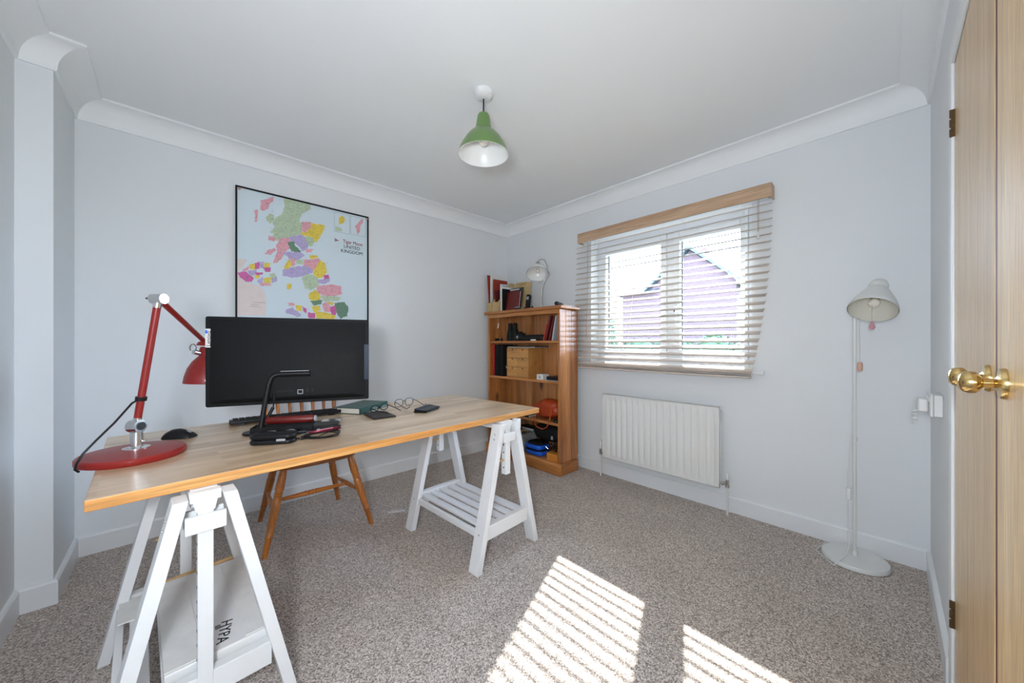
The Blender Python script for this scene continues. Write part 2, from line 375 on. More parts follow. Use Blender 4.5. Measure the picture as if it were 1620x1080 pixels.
PATH = [(0, 0), (-3.07, 0), (-3.07, -0.45), (-3.17, -0.45), (-3.17, -3.07), (0, -3.07)]
def offs(i, d, closed=True):
    n = len(PATH); p0, p1, p2 = Vector(PATH[i-1]), Vector(PATH[i % n]), Vector(PATH[(i+1) % n])
    a = (p1 - p0).normalized(); b = (p2 - p1).normalized(); na = Vector((-a.y, a.x)); nb = Vector((-b.y, b.x))
    return p1 + (na + nb) * d / (1 + na.dot(nb))
def sweep(seglist, prof, name, mat, cut=None):
    for nm, (i, j) in seglist:
        mb = MB(); n = len(prof); vs = []
        for q, end in ((i, 0), (j, 1)):
            for d, z in prof:
                p = offs(q % len(PATH), d)
                if cut and nm in cut and cut[nm][0] == end: p = Vector((cut[nm][1], p.y))
                vs.append((p.x, p.y, z))
        fs = [(k, (k+1) % n, n + (k+1) % n, n + k) for k in range(n)] + [tuple(reversed(range(n))), tuple(range(n, 2*n))]
        mb.add(vs, fs); struct(obj(nm, mb, mat, ang=25))
SEG = [('left', (0, 1)), ('chimney_side', (1, 2)), ('chimney_front', (2, 3)), ('near_left', (3, 4)), ('near_right', (4, 5)), ('right', (5, 0))]
cov = [(0, H - 0.108), (0.010, H - 0.108), (0.013, H - 0.098)]
for i in range(9):
    a = PI/2 * i / 8; cov.append((0.013 + 0.082*(1-math.cos(a)), H - 0.098 + 0.086*math.sin(a)))
cov += [(0.105, H - 0.010), (0.105, H), (0, H)]
sweep([('trim_coving_' + k, s) for k, s in SEG], cov, '', 'ceil')
bs = [(0, 0), (0.015, 0), (0.015, 0.094), (0.010, 0.102), (0, 0.104)]
sweep([('baseboard_' + k, s) for k, s in SEG if k != 'near_right'], bs, '', 'trim')
sweep([('baseboard_near_right', (4, 5))], bs, '', 'trim', cut={'baseboard_near_right': (0, -0.875)})

# doors: a pair of oak veneered cupboard doors in a white frame
fr = MB().box(DX1 - 0.0, DX1 + 0.062, -3.07, -3.060, 0, DZ + 0.06).box(DX0 - 0.062, DX0, -3.07, -3.060, 0, DZ + 0.06).box(DX0 - 0.062, DX1 + 0.062, -3.0705, -3.0605, DZ, DZ + 0.062)
struct(obj('trim_door_frame', fr, 'trim', bevel=0.004))
mid = (DX0 + DX1) / 2
M['gap_shade'] = plain('painted_door_gap_shade', srgb(96, 34, 20), 0.5)
struct(obj('door_gap_shade_strip', MB().box(mid - 0.0115, mid + 0.0115, -3.10, -3.0690, 0.01, DZ - 0.005), 'gap_shade'))  # dark strip painted in for the shadow line between the two leaves
for k, (a, b) in enumerate(((mid + 0.012, DX1 - 0.003), (DX0 + 0.003, mid - 0.012))):
    d = struct(obj('door_%d' % (k + 1), MB().box(a, b, -3.105, -3.068, 0.008, DZ - 0.004), 'door', bevel=0.002))
    kx = mid + 0.065 if k == 0 else mid - 0.085
    kb = obj('door_knob', MB().lathe([(0.0, 0.054), (0.012, 0.053), (0.018, 0.048), (0.0205, 0.041), (0.0195, 0.033), (0.014, 0.028), (0.009, 0.025), (0.008, 0.014), (0.011, 0.011), (0.016, 0.009), (0.026, 0.0075), (0.0275, 0.004), (0.0275, 0.0)],
             (kx, -3.068, 1.048), (0, 1, 0), 28), 'brass', d, True)
    hx = DX1 if k == 0 else DX0
    for hz in (0.28, 1.80):
        h = MB().box(hx - 0.003, hx + 0.005, -3.0685, -3.0600, hz - 0.042, hz + 0.042)
        for q in (-0.03, 0, 0.03): h.cyl((hx, -3.0600, hz + q - 0.012), (hx, -3.0600, hz + q + 0.012), 0.0035, n=10)
        obj('hinge', h, 'hinge', d, True)

# wall socket with plug
t = thing('wall_socket', 'white double wall socket low on the narrow wall between corner and door frame', 'socket', (-0.52, -3.07, 0.880))
obj('back_box', MB().box(-0.070, 0.070, 0.0, 0.024, -0.041, 0.041), 'whitep', t, bevel=0.003)
obj('face_plate', MB().box(-0.073, 0.073, 0.0245, 0.033, -0.043, 0.043), 'whitep', t, bevel=0.003)
for sx in (-0.03, 0.03): obj('rocker_switch', MB().box(sx - 0.006, sx + 0.006, 0.033, 0.037, 0.012, 0.030), 'whitep', t, bevel=0.001)
t = thing('mains_plug', 'white plug pushed into the wall socket with a curl of white cable', 'plug', (-0.50, -3.0365, 0.872))
obj('plug_body', MB().box(-0.024, 0.024, 0.0, 0.028, -0.026, 0.026), 'whitep', t, bevel=0.006, seg=3)
cp = [(0.0, 0.022, -0.02)]
for i in range(26):
    a = i / 25; cp.append((0.006 * math.sin(a*20), 0.035 + 0.006*math.cos(a*20), -0.03 - 0.045*a))
obj('cable', MB().tube(cp, 0.003, 6), 'whitep', t)

# ------------------------------------------------------------ window
wf = MB().box(0.11, 0.18, OY0, OY0 + 0.045, OZ0, OZ1).box(0.11, 0.18, OY1 - 0.045, OY1, OZ0, OZ1)
wf.box(0.11, 0.18, OY0 + 0.045, OY1 - 0.045, OZ1 - 0.06, OZ1).box(0.11, 0.18, OY0 + 0.045, OY1 - 0.045, OZ0, OZ0 + 0.075)
wf.box(0.11, 0.18, -1.79, -1.735, OZ0 + 0.075, OZ1 - 0.06)
win = struct(obj('window_1', wf, 'upvc', bevel=0.004))
for (a, b) in ((-1.735, OY1 - 0.045), (OY0 + 0.045, -1.79)):
    g0, g1 = a + 0.045, b - 0.045; z0, z1 = OZ0 + 0.075, OZ1 - 0.06; h0, h1 = z0 + 0.068, z1 - 0.07
    sf = MB().box(0.095, 0.165, a, g0, z0, z1).box(0.095, 0.165, g1, b, z0, z1).box(0.095, 0.165, g0, g1, z0, h0).box(0.095, 0.165, g0, g1, h1, z1)
    s = obj('window_sash', sf, 'upvc', win, bevel=0.004)
    obj('glass_pane', MB().box(0.145, 0.149, g0 - 0.005, g1 + 0.005, h0 - 0.005, h1 + 0.005), 'glass', s, smooth=False)
    gk = MB()
    for yy in (g0, g1 - 0.006): gk.box(0.1435, 0.1505, yy, yy + 0.006, h0, h1)
    obj('gasket', gk, 'black', s)
hd = MB().box(0.083, 0.095, -1.825, -1.797, 1.30, 1.42); hd.box(0.066, 0.083, -1.820, -1.802, 1.385, 1.405).box(0.060, 0.070, -1.820, -1.802, 1.29, 1.405)
obj('window_handle', hd, 'upvc', win, bevel=0.003)
obj('keyhole', MB().box(0.0815, 0.0835, -1.815, -1.807, 1.310, 1.322).box(0.0585, 0.0605, -1.815, -1.807, 1.36, 1.372), 'black', win)
struct(obj('window_sill', MB().box(-0.028, 0.12, OY0, OY1, OZ0 - 0.004, OZ0 + 0.022).box(-0.028, 0.0, OY0 - 0.07, OY1 + 0.07, OZ0 - 0.004, OZ0 + 0.022), 'trim', bevel=0.004))

# ------------------------------------------------------------ outside the window
struct(obj('garden_lawn', MB().box(0.30, 60, -25, 40, -0.6, -0.3), 'grass', smooth=False))
hs = thing('brick_house', 'red brick gabled house with grey roof seen through the blind', 'house', (18, 4.6, -0.3))
obj('brick_wall', MB().add([(0, -2.25, 0), (0, 2.2, 0), (0, 4.07, 0), (0, 4.07, 4.5), (0, 2.2, 4.67), (0, 0, 6.55), (0, -2.25, 4.67)], [(0, 1, 4, 5, 6), (1, 2, 3, 4)]).box(0.02, 7, -2.25, 4.07, 0, 4.5), 'brick', hs, smooth=False)
rf = MB()
rf.hexa([(-0.35, -2.75, 4.32), (8, -2.75, 4.32), (8, 0, 6.62), (-0.35, 0, 6.62)], [(-0.35, -2.75, 4.47), (8, -2.75, 4.47), (8, 0, 6.80), (-0.35, 0, 6.80)])
rf.hexa([(-0.35, 0, 6.62), (8, 0, 6.62), (8, 2.5, 4.5), (-0.35, 2.5, 4.5)], [(-0.35, 0, 6.80), (8, 0, 6.80), (8, 2.5, 4.65), (-0.35, 2.5, 4.65)])
rf.add([(-0.4, 1.9, 4.42), (-0.4, 4.5, 4.42), (2.2, 3.6, 5.75), (2.2, 0.8, 6.1), (5, 4.5, 4.42)], [(0, 1, 2, 3), (1, 4, 2)])
obj('roof', rf, 'slate', hs, smooth=False)
obj('chimney_stack', MB().box(3.0, 3.6, 0.1, 0.7, 6.3, 7.3), 'brick', hs, smooth=False)

def leafy(name, label, cat, loc, blobs, mat, n, leaf, group=None, trunk=0.0):
    t = thing(name, label, cat, loc, 0, group); rnd = random.Random(hash(name) % 1 + len(blobs) * 7 + int(loc[1] * 10))
    mb = MB(); vs = []; fs = []
    for (bx, by, bz, sx, sy, sz) in blobs:
        for _ in range(n):
            a = rnd.uniform(0, 2*PI); u = rnd.uniform(-1, 1); r = rnd.uniform(0.75, 1.0); q = math.sqrt(1 - u*u)
            p = Vector((bx + sx*r*q*math.cos(a), by + sy*r*q*math.sin(a), bz + sz*r*u))
            d = Vector((rnd.uniform(-1, 1), rnd.uniform(-1, 1), rnd.uniform(-1, 1))).normalized(); e, g = frame(d)
            i = len(vs); L = leaf * rnd.uniform(0.7, 1.3)
            vs += [p - e*L, p + g*L*0.5, p + e*L, p - g*L*0.5]; fs.append((i, i+1, i+2, i+3))
    mb.add(vs, fs)
    for b in blobs: mb.ball(b[:3], 1, 10, (b[3]*0.78, b[4]*0.78, b[5]*0.78))
    obj('foliage', mb, mat, t, smooth=False)
    if trunk: obj('trunk', MB().cyl((0, 0, 0), (0, 0, trunk), 0.08, 0.05, 10), 'leafd', t)
    return t
leafy('garden_hedge', 'low clipped green hedge along the lawn outside, in front of the brick house', 'hedge', (12, 3, -0.3),
      [(0, -6 + 1.5*i, 0.85, 0.6, 0.95, 0.95) for i in range(12)], 'leafd', 260, 0.09)
leafy('garden_tree', 'pale leafy tree outside, left of the brick house', 'tree', (10.0, 5.0, -0.3), [(0, 0, 1.9, 0.6, 0.55, 0.8), (0.1, 0.5, 1.5, 0.5, 0.5, 0.6)], 'leafl', 420, 0.07, trunk=1.8)
leafy('garden_shrub', 'leafy shrub outside, low at the right end of the brick house', 'shrub', (9.8, 0.9, -0.3), [(0, 0, 1.05, 0.5, 0.6, 0.75), (0.2, -0.9, 0.9, 0.5, 0.6, 0.7)], 'leafd', 300, 0.07)

# ------------------------------------------------------------ venetian blind
bl = thing('venetian_blind', 'pale wooden venetian blind hanging askew over the window', 'blind', (-0.055, -1.72, 0.90))
BT = []
vb = MB().box(-0.034, -0.024, -0.725, 0.695, 1.105, 1.190).box(-0.024, 0.05, -0.725, -0.716, 1.105, 1.190).box(-0.024, 0.05, 0.686, 0.695, 1.105, 1.190)
obj('valance', vb, 'valance', bl, bevel=0.002)
obj('head_rail', MB().box(-0.018, 0.045, -0.70, 0.68, 1.115, 1.17), 'upvc', bl)
sl = MB(); pr = []
for i in range(7):
    x = -0.025 + 0.05*i/6; pr.append((x, 0.0038*(1 - (x/0.025)**2)))
vs = []
for y in (-0.72, 0.715):
    vs += [(x, y, z + 0.0016) for x, z in pr] + [(x, y, z - 0.0016) for x, z in reversed(pr)]
n = 14
sl.add(vs, [(k, (k+1) % n, n + (k+1) % n, n + k) for k in range(n)] + [tuple(reversed(range(n))), tuple(range(n, 2*n))])
sme = sl.mesh('slat', 'blind')
def rack(z): return 0.105 * max(0.0, min(1, (1.95 - z) / 1.03)) ** 2
NS = 23
for i in range(NS):
    z = 1.972 - 0.0463*i
    o = bpy.data.objects.new('slat', sme); COL.objects.link(o); o.parent = bl
    th = math.radians(18 + 12 * (i / (NS - 1)) + random.uniform(-1, 1))
    o.location = (0, rack(z), z - 0.90); o.rotation_euler = (random.uniform(-0.0015, 0.0015), -th, 0)
for z, th in ((0.9355, 0.20), (0.9235, 0.08)):
    o = bpy.data.objects.new('slat', sme); COL.objects.link(o); o.parent = bl; o.location = (0, 0.104, z - 0.90); o.rotation_euler = (0, -th, 0)
obj('bottom_rail', MB().box(-0.026, 0.026, -0.715 + 0.105, 0.71 + 0.105, -0.001, 0.014), 'blind', bl, bevel=0.002).rotation_euler = (0.004, 0, 0)
for y in (-0.57, -0.20, 0.18, 0.55):
    for dx in (-0.027, 0.027):
        obj('ladder_cord', MB().tube([(dx, y + rack(0.9 + z), z) for z in (0.01, 0.15, 0.3, 0.5, 0.7, 0.9, 1.12)], 0.0008, 5), 'paper', bl)
pc = MB().tube([(-0.036, -0.655, 1.10), (-0.036, -0.656, 0.90)], 0.0016, 6).tube([(-0.036, -0.663, 1.10), (-0.036, -0.66, 0.90)], 0.0012, 6)
pc = obj('pull_cord', pc, 'cord', bl)
obj('tassel', MB().turn((-0.036, -0.658, 0.905), (-0.036, -0.658, 0.862), [(0, .003), (.3, .006), (1, .009)], 10), 'whitep', pc)
pc = MB().tube([(-0.037, 0.585, 1.10), (-0.037, 0.587, 0.7), (-0.037, 0.60, 0.27), (-0.037, 0.604, 0.262), (-0.037, 0.597, 0.258)], 0.0015, 6)
obj('pull_cord', pc, 'cord', bl)

# ------------------------------------------------------------ radiator
rd = thing('radiator', 'white ribbed panel radiator on the wall below the window', 'radiator', (-0.10, -1.726, 0.17))
W_, H_ = 0.878, 0.53
def panel(x0, sgn):
    mb = MB(); ys = []; nfl = 17; m = 0.03; p = (W_ - 2*m) / nfl
    ys.append((-W_/2, 0))
    for k in range(nfl):
        a = -W_/2 + m + p*k
        ys += [(a + p*0.00, 0), (a + p*0.14, 1), (a + p*0.24, 1), (a + p*0.40, 0), (a + p*0.90, 0)]
    ys.append((W_/2, 0))
    zs = [(0, 0), (0.03, 0), (0.05, 1), (H_ - 0.06, 1), (H_ - 0.038, 0), (H_, 0)]
    vs = []; nn = len(ys)
    for z, fz in zs:
        for y, d in ys: vs.append((x0 + sgn*(0.011*d*fz - (0.004 if fz and not d else 0)), y, z))
    fs = [(j*nn+i, j*nn+i+1, (j+1)*nn+i+1, (j+1)*nn+i) for j in range(len(zs)-1) for i in range(nn-1)]
    return mb.add(vs, fs)
o = obj('front_panel', panel(0, 1).box(0.010, 0.014, -W_/2, W_/2, 0, H_).box(0.0, 0.014, -W_/2, W_/2, H_-0.002, H_).box(0.0, 0.014, -W_/2, W_/2, 0, 0.002)
        .box(0.0, 0.014, -W_/2, -W_/2+0.002, 0, H_).box(0.0, 0.014, W_/2-0.002, W_/2, 0, H_), 'rad', rd, ang=60)
obj('back_panel', MB().box(0.045, 0.055, -W_/2, W_/2, 0.0, H_), 'rad', rd, bevel=0.003)
gr = MB()
for k in range(44): gr.box(0.016, 0.044, -W_/2 + 0.012 + 0.0198*k, -W_/2 + 0.0135 + 0.0198*k, 0.03, H_ - 0.012)
gr.box(0.014, 0.046, -W_/2, -W_/2 + 0.002, 0.44, H_ - 0.02)
obj('convector_fins', gr, 'rad', rd)['kind'] = 'stuff'
for k in (-0.3, 0.3): obj('wall_bracket', MB().box(0.055, 0.0995, k - 0.015, k + 0.015, 0.08, 0.45), 'rad', rd)
for s, yy, zv in ((1, 0.475, 0.035), (-1, -0.478, 0.03)):
    obj('valve_body', MB().cyl((0.03, yy, zv - 0.02), (0.03, yy, zv + 0.03), 0.010, n=14).cyl((0.03, yy, zv), (0.03, s*W_/2, zv), 0.009, n=12).cyl((0.03, yy, zv - 0.022), (0.03, yy, zv - 0.008), 0.013, n=6).cyl((0.03, s*(W_/2 + 0.018), zv), (0.03, s*(W_/2+0.006), zv), 0.012, n=6), 'steel', rd)
    if s > 0: obj('valve_cap', MB().turn((0.03, yy, zv + 0.028), (0.03, yy, zv + 0.092), [(0, .013), (.1, .015), (.9, .0135), (1, .010)], 16), 'whitep', rd)
    else: obj('valve_cap', MB().turn((0.03, yy, zv + 0.028), (0.03, yy, zv + 0.07), [(0, .010), (.1, .011), (.9, .010), (1, .007)], 16), 'whitep', rd)
    obj('pipe', MB().cyl((0.03, yy, -0.17), (0.03, yy, zv - 0.018), 0.0065, n=12), 'rad', rd)

# ------------------------------------------------------------ floor lamp
fl = thing('floor_lamp', 'slim white metal floor lamp with bell shade and round base in the right corner', 'lamp', (-0.15, -2.808, 0))
obj('base', MB().lathe([(0.0, 0), (0.125, 0), (0.130, 0.004), (0.130, 0.018), (0.126, 0.024), (0.03, 0.030), (0.0, 0.031)], n=56), 'whitem', fl)
obj('pole', MB().cyl((0, 0, 0.028), (0, 0, 1.30), 0.0075, n=14).cyl((0, 0, 0.028), (0, 0, 0.055), 0.014, 0.010, 14).cyl((0, 0, 0.62), (0, 0, 0.635), 0.011, n=14), 'whitem', fl)
ax = Vector((0.60, -0.13, 0.80)).normalized(); rc = Vector((-0.125, -0.066, 1.278))
shp = [(0.089, 0.0), (0.090, 0.004), (0.086, 0.022), (0.077, 0.050), (0.064, 0.080), (0.050, 0.108), (0.040, 0.124), (0.037, 0.128), (0.037, 0.134)]
inn = [(r - 0.0025, z) for r, z in shp]
mb = MB().lathe(shp + inn[::-1], rc, ax, 48); sh = obj('shade', mb, 'whitem', fl)
mb = MB().lathe([(0.0875, 0.001), (0.0835, 0.02), (0.0735, 0.045), (0.0595, 0.072), (0.0445, 0.095), (0.030, 0.108), (0, 0.109)], rc, ax, 40); obj('shade_lining', mb, 'cream', fl)
obj('shade_cap', MB().lathe([(0.035, 0.134), (0.0375, 0.138), (0.037, 0.156), (0.030, 0.176), (0.016, 0.187), (0, 0.189)], rc, ax, 32), 'whitem', fl)
obj('shade_arm', MB().tube([(0, 0, 1.295), (0.0, -0.012, 1.318), (0.0, -0.05, 1.345), (0.002, -0.075, 1.38), tuple(rc + ax*0.165)], 0.006, 10), 'whitem', fl)
b = obj('light_bulb', MB().ball(rc + ax*0.045, 0.022, 16).cyl(rc + ax*0.06, rc + ax*0.108, 0.014, n=16), 'bulb', fl)
obj('bulb_band', MB().cyl(rc + ax*0.062, rc + ax*0.074, 0.0165, n=18), 'brass', b)
c0 = Vector((-0.10, -0.022, 1.195)); pcx = MB().tube([c0 + Vector((0.0, 0, 0.05)), c0, c0 - Vector((0, 0.001, 0.17))], 0.0010, 5)
p = obj('pull_cord', pcx, 'steel', fl)
obj('cord_bead', MB().turn(c0 - Vector((0, 0.001, 0.168)), c0 - Vector((0, 0.001, 0.212)), [(0, .006), (.12, .010), (.88, .010), (1, .007)], 14), 'copper', p)
c1 = rc + Vector((0, 0.0, -0.035)); p = obj('pull_cord', MB().tube([c1 + Vector((0, 0, 0.06)), c1 - Vector((0, 0, 0.02))], 0.0008, 5), 'steel', fl)
obj('cord_bead', MB().turn(c1 - Vector((0, 0, 0.018)), c1 - Vector((0, 0, 0.058)), [(0, .002), (.3, .007), (.75, .0115), (1, .006)], 14), 'pink', p)
cb = MB().tube([(-0.012, 0.01, 0.66), (-0.018, 0.014, 0.58), (-0.022, 0.02, 0.45), (-0.02, 0.022, 0.30), (-0.016, 0.02, 0.17), (-0.03, 0.02, 0.08), (-0.05, 0.03, 0.034), (-0.11, 0.05, 0.028), (-0.14, 0.07, 0.006), (-0.03, 0.15, 0.005), (0.12, 0.12, 0.006)], 0.0028, 7)
cb = obj('cable', cb, 'whitep', fl)
obj('inline_switch', MB().box(-0.034, -0.010, 0.012, 0.030, 0.315, 0.375), 'whitep', cb, bevel=0.004)

# ------------------------------------------------------------ pendant
pd = thing('pendant_lamp', 'green enamel bell pendant lamp hanging from the ceiling on black flex', 'lamp', (-1.55, -1.509, 2.078))
obj('ceiling_rose', MB().lathe([(0, 0.322), (0.045, 0.322), (0.047, 0.316), (0.044, 0.298), (0.030, 0.288), (0.012, 0.284), (0, 0.284)], n=32), 'whitep', pd)
obj('flex', MB().cyl((0, 0, 0.21), (0, 0, 0.288), 0.0035, n=10).cyl((0, 0, 0.206), (0, 0, 0.222), 0.009, 0.006, 12), 'black', pd)
ps = [(0.128, 0.0), (0.129, 0.003), (0.122, 0.022), (0.108, 0.052), (0.089, 0.082), (0.066, 0.108), (0.050, 0.122), (0.044, 0.126), (0.0425, 0.132), (0.040, 0.140), (0.038, 0.150), (0.031, 0.195), (0.026, 0.205), (0.012, 0.209), (0, 0.209)]
obj('shade', MB().lathe(ps, n=56), 'green', pd)
pi_ = [(0.129, 0.0005), (0.126, 0.0), (0.119, 0.022), (0.105, 0.052), (0.086, 0.082), (0.063, 0.106), (0.04, 0.120), (0, 0.124)]
obj('shade_lining', MB().lathe(pi_, n=56), 'opal', pd)
obj('light_bulb', MB().ball((0, 0, 0.072), 0.026, 16).cyl((0, 0, 0.085), (0, 0, 0.125), 0.014, n=14), 'bulb', pd)

# ------------------------------------------------------------ framed map
mp = thing('framed_map', 'black framed wall map of the United Kingdom in pastel county colours', 'map', (-1.973, 0, 1.0))
X0, X1, Z0, Z1 = -2.404, -1.542, 1.0, 2.148
fm = MB().box(X0, X1, -0.016, -0.001, Z1 - 0.010, Z1).box(X0, X1, -0.016, -0.001, Z0, Z0 + 0.010).box(X0, X0 + 0.010, -0.016, -0.001, Z0 + 0.010, Z1 - 0.010).box(X1 - 0.010, X1, -0.016, -0.001, Z0 + 0.010, Z1 - 0.010)
obj('frame', fm, 'black', mp, True, bevel=0.001)
M['sea'] = plain('map_sea_print', srgb(214, 228, 236), 0.3, var=0.015, scale=2)
obj('map_sheet', MB().box(X0 + 0.009, X1 - 0.009, -0.008, -0.001, Z0 + 0.009, Z1 - 0.009), 'sea', mp, True)
MC = {'g': srgb(192, 210, 180), 'p': srgb(232, 170, 182), 'y': srgb(236, 210, 84), 'v': srgb(190, 176, 218), 'd': srgb(112, 146, 122), 'm': srgb(214, 104, 168), 'o': srgb(228, 214, 210), 'k': srgb(96, 100, 108)}
mk = list(MC)
for k in mk: M['map_' + k] = plain('map_print_' + k, MC[k], 0.4, var=0.03, scale=30)
MAP={'g1':[(-2132,2121),(-2098,2135),(-2063,2125),(-1978,2143),(-1973,2097),(-2028,2048),(-2046,1993),(-2023,1988),(-2023,1917),(-2098,1881),(-2107,1859),(-2158,1844),(-2199,1850),(-2182,1888),(-2207,1887),(-2178,1932),(-2191,1949),(-2174,1992),(-2141,2020),(-2124,2078)],'p1':[(-2267,2084),(-2199,2122),(-2199,2093),(-2223,2067),(-2227,2042),(-2255,2020),(-2271,2026),(-2263,2066)],'p2':[(-2306,2007),(-2283,2018),(-2283,1985),(-2290,1940),(-2302,1937),(-2298,1981)],'g2':[(-2239,1976),(-2215,2011),(-2199,2005),(-2191,1978),(-2215,1943),(-2231,1959)],'p3':[(-2023,1993),(-1964,2007),(-1959,1982),(-1991,1934),(-2019,1928)],'y1':[(-1964,1996),(-1878,2005),(-1878,1974),(-1898,1927),(-1926,1874),(-1955,1890),(-1964,1903),(-2019,1902),(-2019,1920),(-1987,1935),(-1959,1972)],'v1':[(-2098,1871),(-2019,1902),(-1996,1881),(-1982,1843),(-1991,1805),(-2019,1795),(-2046,1821),(-2072,1841),(-2094,1837)],'g3':[(-2005,1890),(-1955,1900),(-1936,1873),(-1955,1838),(-1978,1833)],'d1':[(-2107,1829),(-2072,1844),(-2063,1817),(-2032,1788),(-2046,1765),(-2085,1778),(-2102,1800)],'p4':[(-2158,1844),(-2107,1859),(-2098,1841),(-2111,1823),(-2102,1790),(-2124,1766),(-2141,1734),(-2166,1690),(-2195,1681),(-2182,1727),(-2170,1768),(-2178,1786),(-2166,1818)],'p5':[(-2219,1856),(-2178,1845),(-2191,1823),(-2223,1826)],'p6':[(-2247,1730),(-2223,1758),(-2187,1775),(-2182,1761),(-2215,1726)],'p7':[(-1991,1805),(-1950,1813),(-1964,1790),(-1991,1780)],'v2':[(-2132,1750),(-2089,1767),(-2037,1772),(-2010,1756),(-2046,1720),(-2089,1702),(-2107,1730)],'y2':[(-1973,1762),(-1926,1770),(-1917,1756),(-1964,1738)],'p8':[(-2010,1725),(-1907,1747),(-1907,1721),(-1936,1669),(-1968,1660),(-2005,1685)],'y3':[(-2124,1677),(-2098,1711),(-2085,1683),(-2107,1645),(-2132,1641)],'p9':[(-2094,1727),(-2063,1717),(-2063,1686),(-2085,1663)],'g4':[(-2063,1717),(-2019,1724),(-2010,1695),(-2054,1688)],'v3':[(-2137,1631),(-2107,1645),(-2054,1668),(-1991,1682),(-1955,1656),(-1964,1634),(-2028,1605),(-2081,1589),(-2132,1597)],'y4':[(-1903,1732),(-1869,1716),(-1859,1654),(-1888,1613),(-1931,1608),(-1945,1632),(-1936,1664)],'g5':[(-2019,1591),(-1991,1615),(-1945,1621),(-1917,1594),(-1917,1541),(-1964,1516),(-2001,1527),(-2010,1562)],'v4':[(-1917,1588),(-1839,1614),(-1839,1587),(-1878,1567),(-1907,1569)],'m1':[(-1878,1630),(-1844,1635),(-1839,1614),(-1869,1600)],'p10':[(-1917,1541),(-1819,1568),(-1759,1559),(-1753,1505),(-1809,1478),(-1878,1482),(-1917,1499)],'y5':[(-1973,1484),(-1936,1513),(-1907,1490),(-1903,1448),(-1955,1434),(-1973,1448)],'d2':[(-1964,1428),(-1893,1444),(-1893,1412),(-1945,1401)],'g6':[(-1898,1470),(-1799,1479),(-1759,1472),(-1779,1448),(-1869,1435)],'y6':[(-1955,1392),(-1907,1395),(-1898,1365),(-1945,1351)],'p11':[(-1888,1418),(-1839,1432),(-1829,1369),(-1869,1356)],'y7':[(-1859,1431),(-1799,1430),(-1819,1407)],'m2':[(-1829,1396),(-1784,1410),(-1789,1344),(-1824,1332)],'d3':[(-1794,1425),(-1727,1436),(-1701,1399),(-1712,1338),(-1759,1314),(-1784,1361)],'m3':[(-2019,1388),(-1991,1369),(-1996,1338),(-2014,1357)],'m4':[(-1982,1344),(-1936,1341),(-1936,1305),(-1978,1308)],'y8':[(-2059,1390),(-2023,1392),(-2023,1357),(-2054,1355)],'v5':[(-2120,1351),(-2081,1373),(-2059,1354),(-2028,1326),(-2046,1310),(-2089,1327),(-2120,1333)],'p12':[(-2111,1406),(-2072,1404),(-2072,1389),(-2102,1387)],'y15':[(-1936,1352),(-1869,1351),(-1799,1333),(-1809,1306),(-1917,1306)],'m5':[(-2388,1577),(-2355,1591),(-2336,1579),(-2310,1559),(-2317,1530),(-2348,1527),(-2374,1551)],'p13':[(-2366,1603),(-2333,1627),(-2333,1603),(-2355,1591)],'y9':[(-2329,1641),(-2298,1651),(-2302,1617),(-2329,1613)],'m6':[(-2298,1655),(-2275,1668),(-2275,1626),(-2298,1618)],'v6':[(-2271,1664),(-2247,1673),(-2255,1628),(-2271,1636)],'y10':[(-2251,1663),(-2215,1668),(-2223,1633),(-2247,1625)],'m7':[(-2251,1629),(-2215,1639),(-2215,1610),(-2243,1606)],'v7':[(-2336,1598),(-2294,1613),(-2294,1580),(-2329,1571)],'m8':[(-2294,1594),(-2259,1599),(-2259,1585),(-2290,1576)],'y11':[(-2302,1575),(-2275,1578),(-2279,1559),(-2298,1556)],'v8':[(-2287,1539),(-2255,1571),(-2255,1523),(-2283,1530)],'y12':[(-2251,1562),(-2211,1572),(-2215,1533),(-2247,1524)],'g7':[(-2215,1596),(-2191,1604),(-2182,1571),(-2207,1558)],'v9':[(-2207,1558),(-2174,1582),(-2178,1547),(-2203,1539)],'p14':[(-2275,1526),(-2215,1528),(-2215,1514),(-2263,1508)],'y13':[(-2115,1535),(-2089,1544),(-2088,1513),(-2111,1500)],'o1':[(-2398,1672),(-2340,1672),(-2374,1607),(-2392,1572),(-2370,1538),(-2333,1519),(-2279,1507),(-2247,1476),(-2235,1391),(-2239,1309),(-2398,1301)],'y14':[(-1769,2090),(-1743,2107),(-1727,2089),(-1736,2054),(-1764,2042)],'g8':[(-1794,2014),(-1753,2012),(-1753,1985),(-1794,1985)],'p15':[(-1647,2052),(-1614,2094),(-1592,2122),(-1587,2098),(-1609,2061),(-1611,2027),(-1625,1988),(-1636,2021)]}
pm = MB(); lay = 0; rnd = random.Random(3); spk = MB(); spk2 = []
def jag(poly, amt):
    out = []
    for i in range(len(poly)):
        a = Vector(poly[i]); b = Vector(poly[(i+1) % len(poly)]); L = (b - a).length; k = max(1, int(L / 9))
        for j in range(k):
            q = a.lerp(b, j / k); out.append((q.x + rnd.uniform(-amt, amt), q.y + rnd.uniform(-amt, amt)))
    return out
def inside(x, z, poly):
    c = False; j = len(poly) - 1
    for i in range(len(poly)):
        (xi, zi), (xj, zj) = poly[i], poly[j]
        if (zi > z) != (zj > z) and x < (xj-xi)*(z-zi)/(zj-zi) + xi: c = not c
        j = i
    return c
order = sorted(MAP, key=lambda k: 0 if k.startswith('o') else 1)
